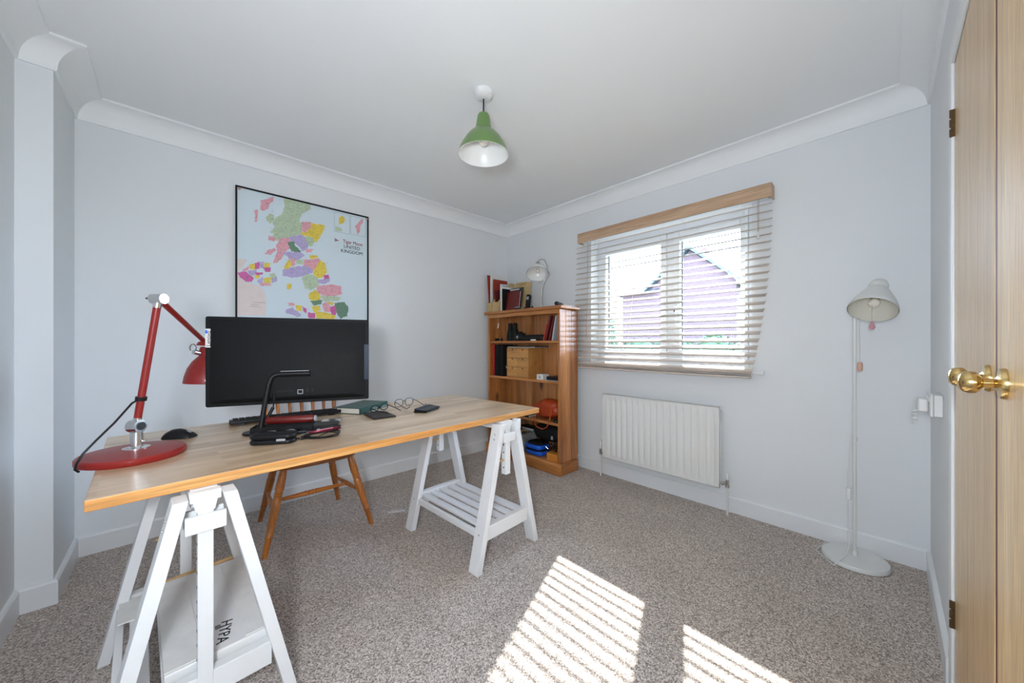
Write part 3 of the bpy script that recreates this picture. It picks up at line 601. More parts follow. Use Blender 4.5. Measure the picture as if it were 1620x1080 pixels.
for q, k in enumerate(order):
    P = MAP[k]; a = 0.5 if k[0] == 'o' else 2.2
    J = jag(P, a*1.5); y = -0.0083 - 0.00004*(q + 1); pm.k = mk.index(k[0])
    cxm = sum(p[0] for p in J)/len(J); czm = sum(p[1] for p in J)/len(J); gs = 1.0 if k[0] == 'o' else 1.09
    pmx = MB().add([((cxm + (x - cxm)*gs)/1000, y, (czm + (z - czm)*gs)/1000) for x, z in J], [tuple(range(len(J)))])
    obj('map_region', pmx, 'map_' + k[0], mp, True, smooth=False)
    if k[0] == 'o': continue
    xs = [p[0] for p in P]; zs = [p[1] for p in P]
    ar = (max(xs)-min(xs))*(max(zs)-min(zs)); 
    for _ in range(int(ar / 75)):
        x = rnd.uniform(min(xs)-5, max(xs)+5); z = rnd.uniform(min(zs), max(zs))
        L = rnd.uniform(2.5, 8); 
        if inside(x, z, P) or rnd.random() < 0.12: spk2.append((x, z, L))
for x, z, L in spk2: spk.add([(x/1000, -0.0112, z/1000), ((x+L)/1000, -0.0112, z/1000), ((x+L)/1000, -0.0112, (z+1.1)/1000), (x/1000, -0.0112, (z+1.1)/1000)], [(0, 1, 2, 3)])
def line(mb, a, b, t=0.0011, y=-0.0105):
    a = Vector((a[0], a[1])); b = Vector((b[0], b[1])); n = (b - a).normalized(); n = Vector((-n.y, n.x)) * t/2
    mb.add([((a-n).x, y, (a-n).y), ((b-n).x, y, (b-n).y), ((b+n).x, y, (b+n).y), ((a+n).x, y, (a+n).y)], [(0, 1, 2, 3)])
for a, b in (((-1.802, 2.127), (-1.69, 2.127)), ((-1.69, 2.127), (-1.69, 1.977)), ((-1.69, 1.977), (-1.802, 1.977)), ((-1.802, 1.977), (-1.802, 2.127)), ((-1.682, 2.127), (-1.565, 2.127)), ((-1.565, 2.127), (-1.565, 1.982)), ((-1.565, 1.982), (-1.682, 1.982)), ((-1.682, 1.982), (-1.682, 2.127))):
    line(spk, a, b)
for k in range(5):
    for j, L in enumerate((60, 40, 70)): spk.add([((-2330 + 10*j)/1000, -0.0112, (1365 + 14*j)/1000), ((-2330+10*j+L)/1000, -0.0112, (1365+14*j)/1000), ((-2330+10*j+L)/1000, -0.0112, (1366.5+14*j)/1000), ((-2330+10*j)/1000, -0.0112, (1366.5+14*j)/1000)], [(0, 1, 2, 3)])
obj('place_names', spk, 'map_k', mp, True, smooth=False)['kind'] = 'stuff'
RX = Matrix.Rotation(PI/2, 4, 'X')
inv = wmat(mp).inverted()
M['titlered'] = plain('title_red', srgb(150, 34, 40), 0.5); M['titleblack'] = plain('title_black', srgb(60, 60, 70), 0.5)
text_obj('title', 'Tiger Moon', 0.040, 'titlered', mp, inv @ Matrix.Translation((-1.665, -0.0105, 1.912)) @ RX @ Matrix.Diagonal((0.78, 1, 1, 1)))
text_obj('title', 'UNITED\nKINGDOM', 0.038, 'titleblack', mp, inv @ Matrix.Translation((-1.672, -0.0105, 1.856)) @ RX @ Matrix.Diagonal((0.92, 0.95, 1, 1)))
tg = MB()
for i in range(5): tg.tube([(-1.80 + 0.006*i, -0.0105, 1.925 - 0.003*i), (-1.796 + 0.006*i, -0.0105, 1.914), (-1.799 + 0.006*i, -0.0105, 1.900 + 0.002*i)], 0.0016, 5)
obj('tiger_mark', tg, 'titlered', mp, True)
for x in (X0 + 0.022, X1 - 0.012): obj('corner_pin', MB().cyl((x, -0.008, Z1 - 0.018), (x, -0.019, Z1 - 0.018), 0.008, 0.006, 14), 'copper', mp, True)

# ------------------------------------------------------------ bookcase (back to the window wall, in the left corner)
FX, BXX, YL, YR = -0.332, -0.096, -0.075, -1.022
bc = thing('bookcase', 'orange pine bookcase with plank back and four shelves in the far corner', 'bookcase', (-0.175, -0.55, 0))
BW = [(-0.332, -0.2535), (-0.2500, -0.1735), (-0.170, BXX)]
for (a, b) in BW:
    obj('plank', MB().box(a, b, YR, YR + 0.022, 0.005, 1.41), 'pinez', bc, True, bevel=0.0018)
    obj('plank', MB().box(a, b, YL - 0.022, YL, 0.005, 1.41), 'pinez', bc, True, bevel=0.0018)
obj('corner_strip', MB().box(BXX, BXX + 0.007, YR - 0.004, YR + 0.02, 0.105, 1.41), 'pinez', bc, True)
obj('back_panel', MB().box(BXX + 0.0005, BXX + 0.004, YR + 0.022, YL - 0.022, 0.08, 1.41), 'blackm', bc, True)
npk = 9; wk = (YL - 0.022 - (YR + 0.022)) / npk
for k in range(npk):
    y0 = YR + 0.022 + wk*k
    obj('plank', MB().box(BXX - 0.012, BXX, y0 + 0.0025, y0 + wk - 0.0025, 0.08, 1.41), 'pinez', bc, True, bevel=0.003)
SH = [0.435, 0.792, 1.143]
for z in SH: obj('shelf', MB().box(FX + 0.004, BXX - 0.013, YR + 0.023, YL - 0.023, z - 0.022, z), 'piney', bc, True, bevel=0.003)
obj('bottom_board', MB().box(FX + 0.004, BXX - 0.013, YR + 0.023, YL - 0.023, 0.078, 0.098), 'piney', bc, True, bevel=0.002)
obj('top_board', MB().box(-0.364, -0.087, -1.058, -0.048, 1.412, 1.440), 'piney', bc, True, bevel=0.006, seg=3)
obj('top_rail', MB().box(FX - 0.006, FX + 0.012, YR + 0.001, YL - 0.001, 1.376, 1.4115), 'piney', bc, True, bevel=0.003)
obj('plinth_board', MB().box(-0.352, FX - 0.001, YR - 0.018, YL + 0.015, 0, 0.098), 'piney', bc, True, bevel=0.004)
obj('plinth_board', MB().box(FX - 0.0005, BXX - 0.002, YR - 0.018, YR - 0.0005, 0, 0.098), 'pinex', bc, True, bevel=0.004)

Z1_ = 1.4405
def bookish(name, label, cat, c, size, rotz=0, lean=(0, 0), cover='maroon', group=None, pages=True, spine='-x'):
    """upright book: size = (x depth, y thickness, z height); lean = rotation about x and y"""
    t = thing(name, label, cat, c, rotz, group); dx, dy, dz = size
    R = Matrix.Rotation(lean[0], 4, 'X') @ Matrix.Rotation(lean[1], 4, 'Y')
    m = MB(); m.T = R; tk = min(0.0025, dy*0.2)
    if pages:
        m.box(-dx/2, dx/2, -dy/2, -dy/2 + tk, 0, dz).box(-dx/2, dx/2, dy/2 - tk, dy/2, 0, dz).box(-dx/2, -dx/2 + tk, -dy/2 + tk, dy/2 - tk, 0, dz)
        obj('cover', m, cover, t)
        p = MB(); p.T = R; p.box(-dx/2 + tk + 0.0002, dx/2 - 0.004, -dy/2 + tk + 0.0002, dy/2 - tk - 0.0002, 0.003, dz - 0.004); obj('pages', p, 'pages', t)
    else:
        m.box(-dx/2, dx/2, -dy/2, dy/2, 0, dz); obj('cover', m, cover, t, bevel=0.001)
        p = MB(); p.T = R; p.box(-dx/2 + 0.006, dx/2 - 0.002, -dy*0.2, dy*0.2, dz - 0.001, dz + 0.003); obj('papers', p, 'paper', t)
    return t
def mag_file(label, y):
    t = thing('magazine_file', label, 'magazine file', (-0.215, y, Z1_), 0, 'magazine files on the bookcase')
    side = [(-0.12, 0), (0.10, 0), (0.10, 0.30), (0.05, 0.30), (-0.12, 0.095)]
    T = Matrix.Rotation(PI/2, 4, 'X')
    for s in (-0.040, 0.036): obj('side_panel', MB().prism(side, -s - 0.004, -s, T), 'cork', t, bevel=0.0008)
    obj('front_panel', MB().box(-0.124, -0.120, -0.036, 0.040, 0, 0.095), 'cork', t); obj('back_panel', MB().box(0.10, 0.104, -0.036, 0.040, 0, 0.30), 'cork', t)
    obj('floor_panel', MB().box(-0.12, 0.10, -0.036, 0.036, 0.0, 0.004), 'cork', t)
mag_file('pale plywood magazine file at the left end of the bookcase top, by the wall', -0.105)
mag_file('pale plywood magazine file standing second from the left wall on the bookcase top', -0.195)
bookish('folder', 'brick red card folder, leftmost and tallest, in the left magazine file', 'folder', (-0.215, -0.078, Z1_ + 0.005), (0.20, 0.010, 0.385), lean=(-0.02, -0.06), cover='redcard', pages=False)
bookish('folder', 'white card folder full of papers beside the tall red one in the left magazine file', 'folder', (-0.215, -0.098, Z1_ + 0.005), (0.20, 0.014, 0.385), cover='paper', pages=False)
bookish('folder', 'brick red card folder with its wide face showing, between the white folder and leaning book', 'folder', (-0.21, -0.128, Z1_ + 0.005), (0.19, 0.010, 0.335), cover='redcard', pages=False)
bookish('book', 'thin pink-edged maroon book leaning in the second magazine file', 'book', (-0.21, -0.172, Z1_ + 0.03), (0.17, 0.014, 0.20), lean=(-0.06, -0.16), cover='maroon')
bookish('book', 'white booklet standing behind the leaning maroon book on the bookcase', 'book', (-0.16, -0.193, Z1_ + 0.01), (0.21, 0.012, 0.275), cover='paper')
bookish('book', 'pale grey paperback between white booklet and black-spined book on the bookcase top', 'book', (-0.16, -0.212, Z1_ + 0.01), (0.19, 0.013, 0.262), cover='greyfile')
bookish('book', 'white spined book standing at the right side of the magazine files', 'book', (-0.23, -0.250, Z1_), (0.15, 0.018, 0.250), cover='paper')
bookish('book', 'black spined book standing beside the white spined one on the bookcase top', 'book', (-0.23, -0.272, Z1_), (0.15, 0.018, 0.225), cover='blackm')
# face-on items leaning back
t = thing('leather_notebook', 'oxblood leather notebook leaning with its front cover towards the room on the bookcase', 'notebook', (-0.285, -0.375, Z1_))
R_ = Matrix.Rotation(math.radians(9), 4, 'Y')
m = MB(); m.T = R_; m.box(0, 0.004, -0.095, 0.085, 0, 0.195).box(0.016, 0.020, -0.095, 0.085, 0, 0.195).box(0.004, 0.016, 0.082, 0.085, 0, 0.195); obj('cover', m, 'redleather', t, bevel=0.001)
m = MB(); m.T = R_; m.box(0.0042, 0.0158, -0.090, 0.081, 0.003, 0.191); obj('pages', m, 'pages', t)
t = thing('document_wallet', 'dark grey document wallet just behind the oxblood notebook', 'document wallet', (-0.255, -0.375, Z1_))
m = MB(); m.T = R_; m.box(0, 0.008, -0.10, 0.088, 0, 0.232); obj('sleeve', m, 'darkgrey', t, bevel=0.001)
m = MB(); m.T = R_; m.box(-0.002, 0.0, -0.05, 0.08, 0.212, 0.222); obj('paper_strip', m, 'paper', t)
t = thing('clip_board', 'pale plywood board leaning on the wall behind the leather notebook', 'board', (-0.215, -0.40, Z1_))
m = MB(); m.T = R_; m.box(0, 0.008, -0.135, 0.10, 0, 0.285); obj('board', m, 'cork', t, bevel=0.001)
m = MB(); m.T = R_
for q in (-0.07, -0.02, 0.03): m.box(-0.012, 0.0, q, q + 0.03, 0.268, 0.29)
obj('clips', m, 'cork', t)
ph = thing('phone_handset', 'black cordless phone handset standing in its cradle on the bookcase top', 'phone', (-0.265, -0.580, Z1_))
m = MB(); m.T = Matrix.Translation((0, 0, 0.018)) @ Matrix.Rotation(math.radians(8), 4, 'Y') @ Matrix.Rotation(PI/2, 4, 'Z') @ Matrix.Rotation(PI/2, 4, 'X')
m.prism([(x, y + 0.062) for x, y in rr(0.046, 0.128, 0.018)], -0.012, 0.012); obj('handset', m, 'black', ph, bevel=0.003)
m = MB(); m.T = Matrix.Translation((-0.0128, 0, 0.018)) @ Matrix.Rotation(math.radians(8), 4, 'Y'); m.box(-0.001, 0.0012, -0.015, 0.015, 0.075, 0.105); obj('display', m, 'grey', ph)
obj('cradle', MB().prism(rr(0.06, 0.062, 0.015), 0, 0.02), 'black', ph, bevel=0.004)
t = thing('pebble_dish', 'small black oval tin in front of the oxblood notebook', 'tin', (-0.325, -0.505, Z1_))
obj('tin', MB().lathe([(0, 0), (0.030, 0), (0.032, 0.006), (0.031, 0.016), (0, 0.016)], n=24), 'black', t); obj('lid', MB().lathe([(0.031, 0.0162), (0.031, 0.020), (0.02, 0.023), (0, 0.024)], n=24), 'greyfile', t)
t = tag(obj('stone_ornament', MB().ball((0, 0, 0.012), 0.012, 10, (0.8, 0.9, 1.0)), 'blackm'), 'tiny black knob ornament between the phone and the shelf lamp', 'ornament'); t.location = (-0.29, -0.665, Z1_)

dl = thing('desk_lamp', 'nickel desk lamp with white opal shade standing on the bookcase', 'lamp', (-0.18, -0.675, Z1_))
obj('base', MB().lathe([(0, 0), (0.058, 0), (0.060, 0.004), (0.057, 0.014), (0.046, 0.018), (0.012, 0.022), (0, 0.022)], n=40), 'steel', dl)
obj('stem', MB().tube([(0, 0, 0.02), (0.0, 0.0, 0.10), (0.0, -0.004, 0.17), (-0.002, -0.025, 0.235), (0.0, -0.05, 0.28), (0.018, -0.062, 0.33), (0.022, -0.055, 0.40), (0.018, -0.025, 0.465), (0.008, 0.01, 0.478), (0.0, 0.038, 0.462)], 0.0045, 10), 'steel', dl)
ax = Vector((0.40, 0.34, 1)).normalized(); rc = Vector((-0.055, -0.005, 0.325))
obj('shade', MB().lathe([(0.108, 0), (0.106, 0.008), (0.093, 0.036), (0.072, 0.064), (0.046, 0.088), (0.026, 0.100), (0.020, 0.102), (0.022, 0.098), (0.042, 0.084), (0.068, 0.061), (0.089, 0.034), (0.1045, 0.001)], rc, ax, 44), 'opal', dl)
obj('shade_cap', MB().lathe([(0.032, 0.098), (0.030, 0.106), (0.022, 0.114), (0.019, 0.135), (0.012, 0.145), (0, 0.146)], rc, ax, 26), 'steel', dl)
obj('light_bulb', MB().ball(rc + ax*0.035, 0.019, 12).cyl(rc + ax*0.05, rc + ax*0.085, 0.012, n=12), 'bulb', dl)
t = thing('glasses_case', 'round brown leather case lying at the front right of the bookcase top', 'case', (-0.335, -0.985, Z1_ + 0.019))
obj('tube', MB().turn((-0.0, -0.0, 0), (0.13, 0.05, 0), [(0, .001), (0, .016), (.04, .0185), (.96, .0185), (1, .016), (1, .001)], 18), 'leather', t)
t = tag(obj('folded_paper', MB().box(-0.08, 0.08, -0.07, 0.05, 0, 0.006).box(-0.06, 0.06, -0.06, 0.02, 0.006, 0.010), 'paper'), 'folded white papers lying flat at the window end of the bookcase top', 'paper'); t.location = (-0.19, -0.955, Z1_)

# shelf 1 (under the top)
zz = SH[2] + 0.0005
bn = thing('binoculars', 'black rubber binoculars standing on the top shelf of the bookcase', 'binoculars', (-0.225, -0.335, zz))
for s in (-1, 1):
    obj('barrel', MB().turn((0, 0.038*s, 0.0), (0, 0.034*s, 0.165), [(0, .001), (0, .036), (.12, .037), (.4, .035), (.55, .030), (.7, .026), (.74, .022), (1, .023), (1, .001)], 20), 'optic', bn)
    obj('eyepiece', MB().turn((0, 0.034*s, 0.165), (0, 0.034*s, 0.178), [(0, .020), (0.3, .022), (1, .019)], 18), 'blackm', bn)
obj('hinge_bridge', MB().box(-0.012, 0.012, -0.02, 0.02, 0.05, 0.12).cyl((0, 0, 0.05), (0, 0, 0.14), 0.010, n=14), 'optic', bn, bevel=0.002)
t = thing('camera_body', 'black compact camera with silver lens ring beside the binoculars', 'camera', (-0.255, -0.475, zz))
obj('body', MB().box(-0.022, 0.022, -0.048, 0.048, 0, 0.075).box(-0.014, 0.014, -0.018, 0.022, 0.075, 0.09), 'black', t, bevel=0.004); obj('lens', MB().cyl((-0.022, 0, 0.036), (-0.045, 0, 0.036), 0.024, 0.022, 20), 'darkgrey', t); obj('lens_ring', MB().cyl((-0.045, 0, 0.036), (-0.047, 0, 0.036), 0.012, n=16), 'steel', t)
t = thing('cable_reel', 'coil of black cable with silver plug at the left of the top shelf', 'cable', (-0.27, -0.165, zz))
m = MB()
for k in range(5): m.tube([(0.03*math.cos(a*PI/8) + 0.002*k, 0.042*math.sin(a*PI/8), 0.004 + 0.005*k) for a in range(16)], 0.0035, 6, closed=True)
obj('coil', m, 'black', t); obj('plug', MB().cyl((-0.02, -0.05, 0.008), (-0.03, -0.075, 0.03), 0.008, 0.007, 12), 'steel', t)
t = thing('hanging_tag', 'white paper tag hanging on a thread from the bookcase top', 'tag', (FX - 0.0075, -0.245, 1.30))
obj('thread', MB().cyl((0, 0, 0.02), (0, 0, 0.112), 0.0008, n=5), 'paper', t); obj('tag_card', MB().prism([(-0.006, -0.03), (0.006, -0.03), (0.006, 0.015), (0, 0.024), (-0.006, 0.015)], -0.0006, 0.0006, Matrix.Rotation(0.15, 4, 'X') @ Matrix.Rotation(PI/2, 4, 'Z') @ Matrix.Rotation(PI/2, 4, 'X')), 'paper', t)
t = thing('document_tray', 'flat black zipped case lying along the top shelf of the bookcase', 'case', (-0.215, -0.665, zz))
obj('case_body', MB().prism(rr(0.20, 0.28, 0.03), 0, 0.055), 'blackm', t, bevel=0.008, seg=3); obj('zip', MB().prism(rr(0.2015, 0.2815, 0.03), 0.026, 0.029), 'darkgrey', t)
t = thing('matchbox', 'small white box lying at the front edge of the top shelf', 'box', (-0.305, -0.70, zz))
obj('sleeve', MB().box(-0.015, 0.015, -0.030, 0.030, 0, 0.013), 'paper', t, bevel=0.001); obj('drawer', MB().box(-0.013, 0.013, -0.033, 0.033, 0.002, 0.011), 'cream', t)
bookish('notebook', 'thin scarlet notebook leaning at the front of the top shelf', 'notebook', (-0.25, -0.822, zz), (0.14, 0.010, 0.150), lean=(0.30, 0), cover='scarlet')
bookish('book', 'tall maroon book leaning against the right side of the top shelf', 'book', (-0.222, -0.848, zz), (0.20, 0.022, 0.228), lean=(0.28, 0), cover='maroon')
bookish('book', 'slim oxblood book leaning between the maroon book and the grey folder', 'book', (-0.218, -0.885, zz), (0.19, 0.014, 0.222), lean=(0.26, 0), cover='redleather')
t = bookish('folder', 'grey plastic folder leaning at the right end of the top shelf', 'folder', (-0.222, -0.928, zz), (0.20, 0.014, 0.215), lean=(0.20, 0), cover='greyfile', pages=False)

# shelf 2
zz = SH[1] + 0.0005
def binder(label, c, w, h, cover, x=0.20):
    t = thing('ring_binder', label, 'binder', c, 0, 'ring binders on the second shelf')
    obj('cover', MB().box(-x/2, x/2, -w/2, -w/2 + 0.003, 0, h).box(-x/2, x/2, w/2 - 0.003, w/2, 0, h).box(-x/2, -x/2 + 0.003, -w/2, w/2, 0, h), cover, t, bevel=0.001)
    obj('papers', MB().box(-x/2 + 0.006, x/2 - 0.01, -w/2 + 0.0035, w/2 - 0.0035, 0.004, h - 0.01), 'pages' if cover != 'blackm' else 'blackm', t)
binder('bright red ring binder at the left of the second shelf', (-0.215, -0.142, zz), 0.030, 0.315, 'brightred')
binder('black ring binder touching the red one on the second shelf', (-0.213, -0.192, zz), 0.060, 0.315, 'blackm')
binder('black ring binder beside the wooden drawer chest on the second shelf', (-0.211, -0.258, zz), 0.060, 0.310, 'blackm')
ch = thing('drawer_chest', 'small birch plywood chest of drawers with finger holes on the second shelf', 'chest of drawers', (-0.212, -0.485, zz))
cw, cx, chh = 0.295, 0.195, 0.285
m = MB().box(-cx/2, cx/2, -cw/2, -cw/2 + 0.008, 0, chh).box(-cx/2, cx/2, cw/2 - 0.008, cw/2, 0, chh).box(-cx/2, cx/2, -cw/2 + 0.008, cw/2 - 0.008, 0, 0.008).box(-cx/2, cx/2, -cw/2 + 0.008, cw/2 - 0.008, chh - 0.008, chh).box(cx/2 - 0.005, cx/2, -cw/2 + 0.008, cw/2 - 0.008, 0.008, chh - 0.008)
obj('carcass', m, 'ply', ch, bevel=0.001)
dh = (chh - 0.016) / 3
for r in range(3):
    spans = [(-cw/2 + 0.009, cw/2 - 0.009)] if r == 2 else [(-cw/2 + 0.009, -0.001), (0.001, cw/2 - 0.009)]
    for a, b in spans:
        z0 = 0.009 + dh*r
        dob = obj('drawer', MB().box(-cx/2 + 0.001, -cx/2 + 0.009, a, b, z0, z0 + dh - 0.002).box(-cx/2 + 0.01, cx/2 - 0.01, a, b, z0, z0 + 0.004), 'ply', ch, bevel=0.0012)
        for yc in ([(a*3 + b)/4, (a + 3*b)/4] if r == 2 else [(a + b)/2]):
            obj('finger_hole', MB().box(-cx/2 + 0.0004, -cx/2 + 0.0012, yc - 0.005, yc + 0.005, z0 + dh - 0.022, z0 + dh - 0.003), 'blackm', dob)
t = thing('laptop', 'black closed laptop lying on the birch drawer chest', 'laptop', (-0.212, -0.53, zz + chh + 0.0005))
obj('base', MB().prism(rr(0.20, 0.37, 0.012), 0, 0.009), 'grey', t, bevel=0.002); obj('lid', MB().prism(rr(0.20, 0.37, 0.012), 0.0095, 0.017), 'blackm', t, bevel=0.002)
t = thing('card_box', 'small white printed box at the right of the second shelf', 'box', (-0.27, -0.775, zz))
obj('carton', MB().box(-0.04, 0.04, -0.038, 0.038, 0, 0.048), 'paper', t, bevel=0.001); obj('print', MB().box(-0.0408, -0.040, -0.010, 0.010, 0.012, 0.036), 'grey', t)
t = thing('tablet', 'black tablet lying on white paper beside the small white box', 'tablet', (-0.215, -0.90, zz))
obj('paper_sheet', MB().box(-0.09, 0.09, -0.07, 0.07, 0, 0.003), 'paper', t); obj('tablet_body', MB().prism(rr(0.17, 0.12, 0.01), 0.0035, 0.035), 'black', t, bevel=0.003)
t = thing('paper_sprig', 'bunch of curled white paper strips between black binders and drawer chest', 'papers', (-0.27, -0.308, zz))
m = MB()
for k in range(7): m.tube([(0, 0, 0.005), (0.01, 0.006*(k-3), 0.03 + 0.008*k), (-0.01, 0.010*(k-2), 0.045 + 0.014*k)], 0.0022, 5)
obj('strips', m, 'paper', t)['kind'] = 'stuff'

# shelf 3
zz = SH[0] + 0.0005
bg_ = thing('leather_bag', 'orange tan leather bag slumped on the third shelf with its strap hanging down', 'bag', (-0.205, -0.79, zz))
m = MB(); pts = []
m.ball((0, 0, 0.082), 1, 22, (0.09, 0.165, 0.085)).ball((-0.01, -0.03, 0.125), 1, 16, (0.08, 0.11, 0.06))
o = obj('bag_body', m, 'tan', bg_)
d = bpy.data.textures.new('folds', 'CLOUDS'); d.noise_scale = 0.07
mo = o.modifiers.new('folds', 'DISPLACE'); mo.texture = d; mo.strength = 0.03; mo.mid_level = 0.6
obj('flap', MB().prism([(-0.13, 0.0), (0.12, 0.0), (0.10, -0.075), (0.0, -0.095), (-0.11, -0.08)], -0.003, 0.003, Matrix.Translation((-0.094, 0, 0.125)) @ Matrix.Rotation(math.radians(-8), 4, 'Y') @ Matrix.Rotation(PI/2, 4, 'Z') @ Matrix.Rotation(PI/2, 4, 'X')), 'tan', bg_, bevel=0.002)
obj('strap', MB().tube([(-0.09, 0.03, 0.10), (-0.12, 0.045, 0.05), (-0.138, 0.05, -0.01), (-0.145, 0.02, -0.055), (-0.145, -0.05, -0.068), (-0.145, -0.10, -0.045), (-0.138, -0.12, 0.0), (-0.12, -0.125, 0.06), (-0.08, -0.11, 0.12)], 0.0045, 8), 'tan', bg_)
t = thing('wallet', 'dark green black wallet lying at the right end of the third shelf', 'wallet', (-0.285, -0.965, zz)); obj('wallet_body', MB().box(-0.035, 0.05, -0.03, 0.03, 0, 0.028), 'optic', t, bevel=0.006, seg=3); obj('clasp', MB().box(-0.0365, -0.035, -0.006, 0.006, 0.01, 0.018), 'steel', t)
t = thing('notebook', 'thin blue notebook under the left side of the tan leather bag', 'notebook', (-0.27, -0.60, zz)); obj('cover', MB().box(-0.05, 0.05, -0.045, 0.03, 0, 0.018), 'navy', t, bevel=0.001); obj('pages', MB().box(-0.048, 0.048, -0.0455, 0.0305, 0.002, 0.016), 'pages', t)
t = thing('cable_adapter', 'white adapter with folded cable at the left of the third shelf', 'adapter', (-0.23, -0.29, zz)); obj('adapter_body', MB().box(-0.03, 0.03, -0.045, 0.045, 0.014, 0.04), 'whitep', t, bevel=0.006, seg=3); obj('cable', MB().tube([(0, -0.04, 0.028), (-0.02, -0.08, 0.03), (0.0, -0.11, 0.02), (0.02, -0.05, 0.044), (0.0, 0.0, 0.06), (-0.01, 0.03, 0.05)], 0.004, 7), 'whitep', t)
t = thing('router', 'flat grey laptop case lying under the white adapter on the third shelf', 'case', (-0.215, -0.33, zz)); obj('case_body', MB().prism(rr(0.20, 0.30, 0.02), 0, 0.0135), 'darkgrey', t, bevel=0.003)

# bottom shelf
zz = 0.0985
t = thing('storage_box', 'clear plastic storage box on the bottom shelf of the bookcase', 'box', (-0.22, -0.42, zz))
m = MB().box(-0.09, 0.09, -0.15, -0.147, 0, 0.16).box(-0.09, 0.09, 0.147, 0.15, 0, 0.16).box(-0.09, -0.087, -0.147, 0.147, 0, 0.16).box(0.087, 0.09, -0.147, 0.147, 0, 0.16).box(-0.09, 0.09, -0.15, 0.15, 0, 0.003)
obj('tub', m, 'clearbox', t); obj('rim', MB().box(-0.095, 0.095, -0.155, -0.145, 0.155, 0.163).box(-0.095, 0.095, 0.145, 0.155, 0.155, 0.163).box(-0.095, -0.087, -0.145, 0.145, 0.155, 0.163), 'clearbox', t)
m = MB()
for k in range(9): m.ball((-0.05 + 0.05*(k % 3), -0.1 + 0.1*(k // 3), 0.035 + 0.01*(k % 2)), 0.03, 8, (1, 1.2, .8))
obj('contents', m, 'postit', t)['kind'] = 'stuff'
t = tag(obj('wooden_board', MB().box(-0.16, 0.09, -0.055, 0.055, 0, 0.016), 'cork', bevel=0.003), 'bare wooden board poking out over the clear storage box', 'board'); t.location = (-0.225, -0.43, zz + 0.165); t.rotation_euler = (0, 0, -0.35)
t = thing('tool_case', 'small dark red box lying on the wooden board over the storage box', 'box', (-0.25, -0.40, zz + 0.182)); obj('case_body', MB().box(-0.04, 0.04, -0.055, 0.055, 0, 0.05), 'maroon', t, bevel=0.004); obj('latch', MB().box(-0.042, -0.040, -0.01, 0.01, 0.018, 0.03), 'steel', t)
t = thing('stacked_magazines', 'pile of pale magazines behind the dark red box on the bottom shelf', 'magazines', (-0.165, -0.505, zz + 0.182)); 
for k in range(3): obj('magazine', MB().box(-0.045, 0.05, -0.09, 0.08, 0.011*k, 0.011*k + 0.009), ['greyfile', 'paper', 'blackm'][k], t)
t = thing('blue_bag', 'bright blue fabric pouch with black zip on the bottom shelf', 'pouch', (-0.232, -0.685, zz))
for k in range(2):
    m = MB().prism(rr(0.17, 0.20, 0.05), 0, 0.042); o = obj('pocket', m, 'bluebag', t, bevel=0.014, seg=4); o.location = (0.004*k, 0.01*k, 0.001 + 0.050*k)
obj('zip', MB().prism(rr(0.172, 0.202, 0.05), 0.044, 0.0505), 'blackm', t)
obj('flap', MB().prism(rr(0.15, 0.18, 0.05), 0.095, 0.112), 'blackm', t, bevel=0.006)
t = thing('rucksack', 'black rucksack heaped at the back of the bottom shelf', 'bag', (-0.20, -0.76, zz)); 
m = MB().ball((0.015, 0, 0.200), 1, 20, (0.08, 0.18, 0.09))
o = obj('bag_body', m, 'blackm', t); mo = o.modifiers.new('folds', 'DISPLACE'); mo.texture = d; mo.strength = 0.04; mo.mid_level = 0.7
obj('buckle', MB().box(-0.075, -0.068, -0.135, -0.115, 0.17, 0.20), 'grey', t); obj('buckle', MB().box(-0.075, -0.068, -0.145, -0.13, 0.12, 0.15), 'steel', t)
t = thing('cable_tangle', 'tangle of black cables with silver ends above the orange box', 'cable', (-0.27, -0.90, zz + 0.062))
m = MB(); rnd = random.Random(5)
for k in range(5):
    m.tube([(rnd.uniform(-0.03, 0.05), rnd.uniform(-0.05, 0.05), rnd.uniform(0.004, 0.09)) for _ in range(6)], 0.003, 6)
obj('leads', m, 'black', t)['kind'] = 'stuff'; obj('jack', MB().cyl((-0.035, 0.03, 0.03), (-0.045, 0.05, 0.05), 0.004, n=8).cyl((-0.03, -0.01, 0.06), (-0.045, 0.0, 0.075), 0.004, n=8), 'steel', t)
t = thing('card_box', 'orange cardboard box at the right end of the bottom shelf', 'box', (-0.265, -0.918, zz)); obj('carton', MB().box(-0.045, 0.045, -0.06, 0.06, 0, 0.058), 'orangebox', t, bevel=0.001); obj('lid', MB().box(-0.046, 0.046, -0.061, 0.061, 0.05, 0.061), 'orangebox', t)

# ------------------------------------------------------------ desk
RZ = math.radians(2.8)
DC = (-2.015, -1.14)
dk = thing('desk', 'long butcher-block wooden desk top resting on two white trestles', 'desk', (DC[0], DC[1], 0.71), RZ)
q = [(-2.851, -1.593), (-1.128, -1.508), (-1.193, -0.711), (-2.889, -0.748)]
m = MB(); m.hexa([(x, y, 0.710) for x, y in q], [(x, y, 0.7395) for x, y in q])
o = obj('slab', m, ['desk', 'deskedge'], dk, True, smooth=False)
for p in o.data.polygons: p.material_index = 0 if p.normal.z > 0.5 else 1
b_ = o.modifiers.new('bevel', 'BEVEL'); b_.width = 0.003; b_.segments = 2
DT = 0.7400

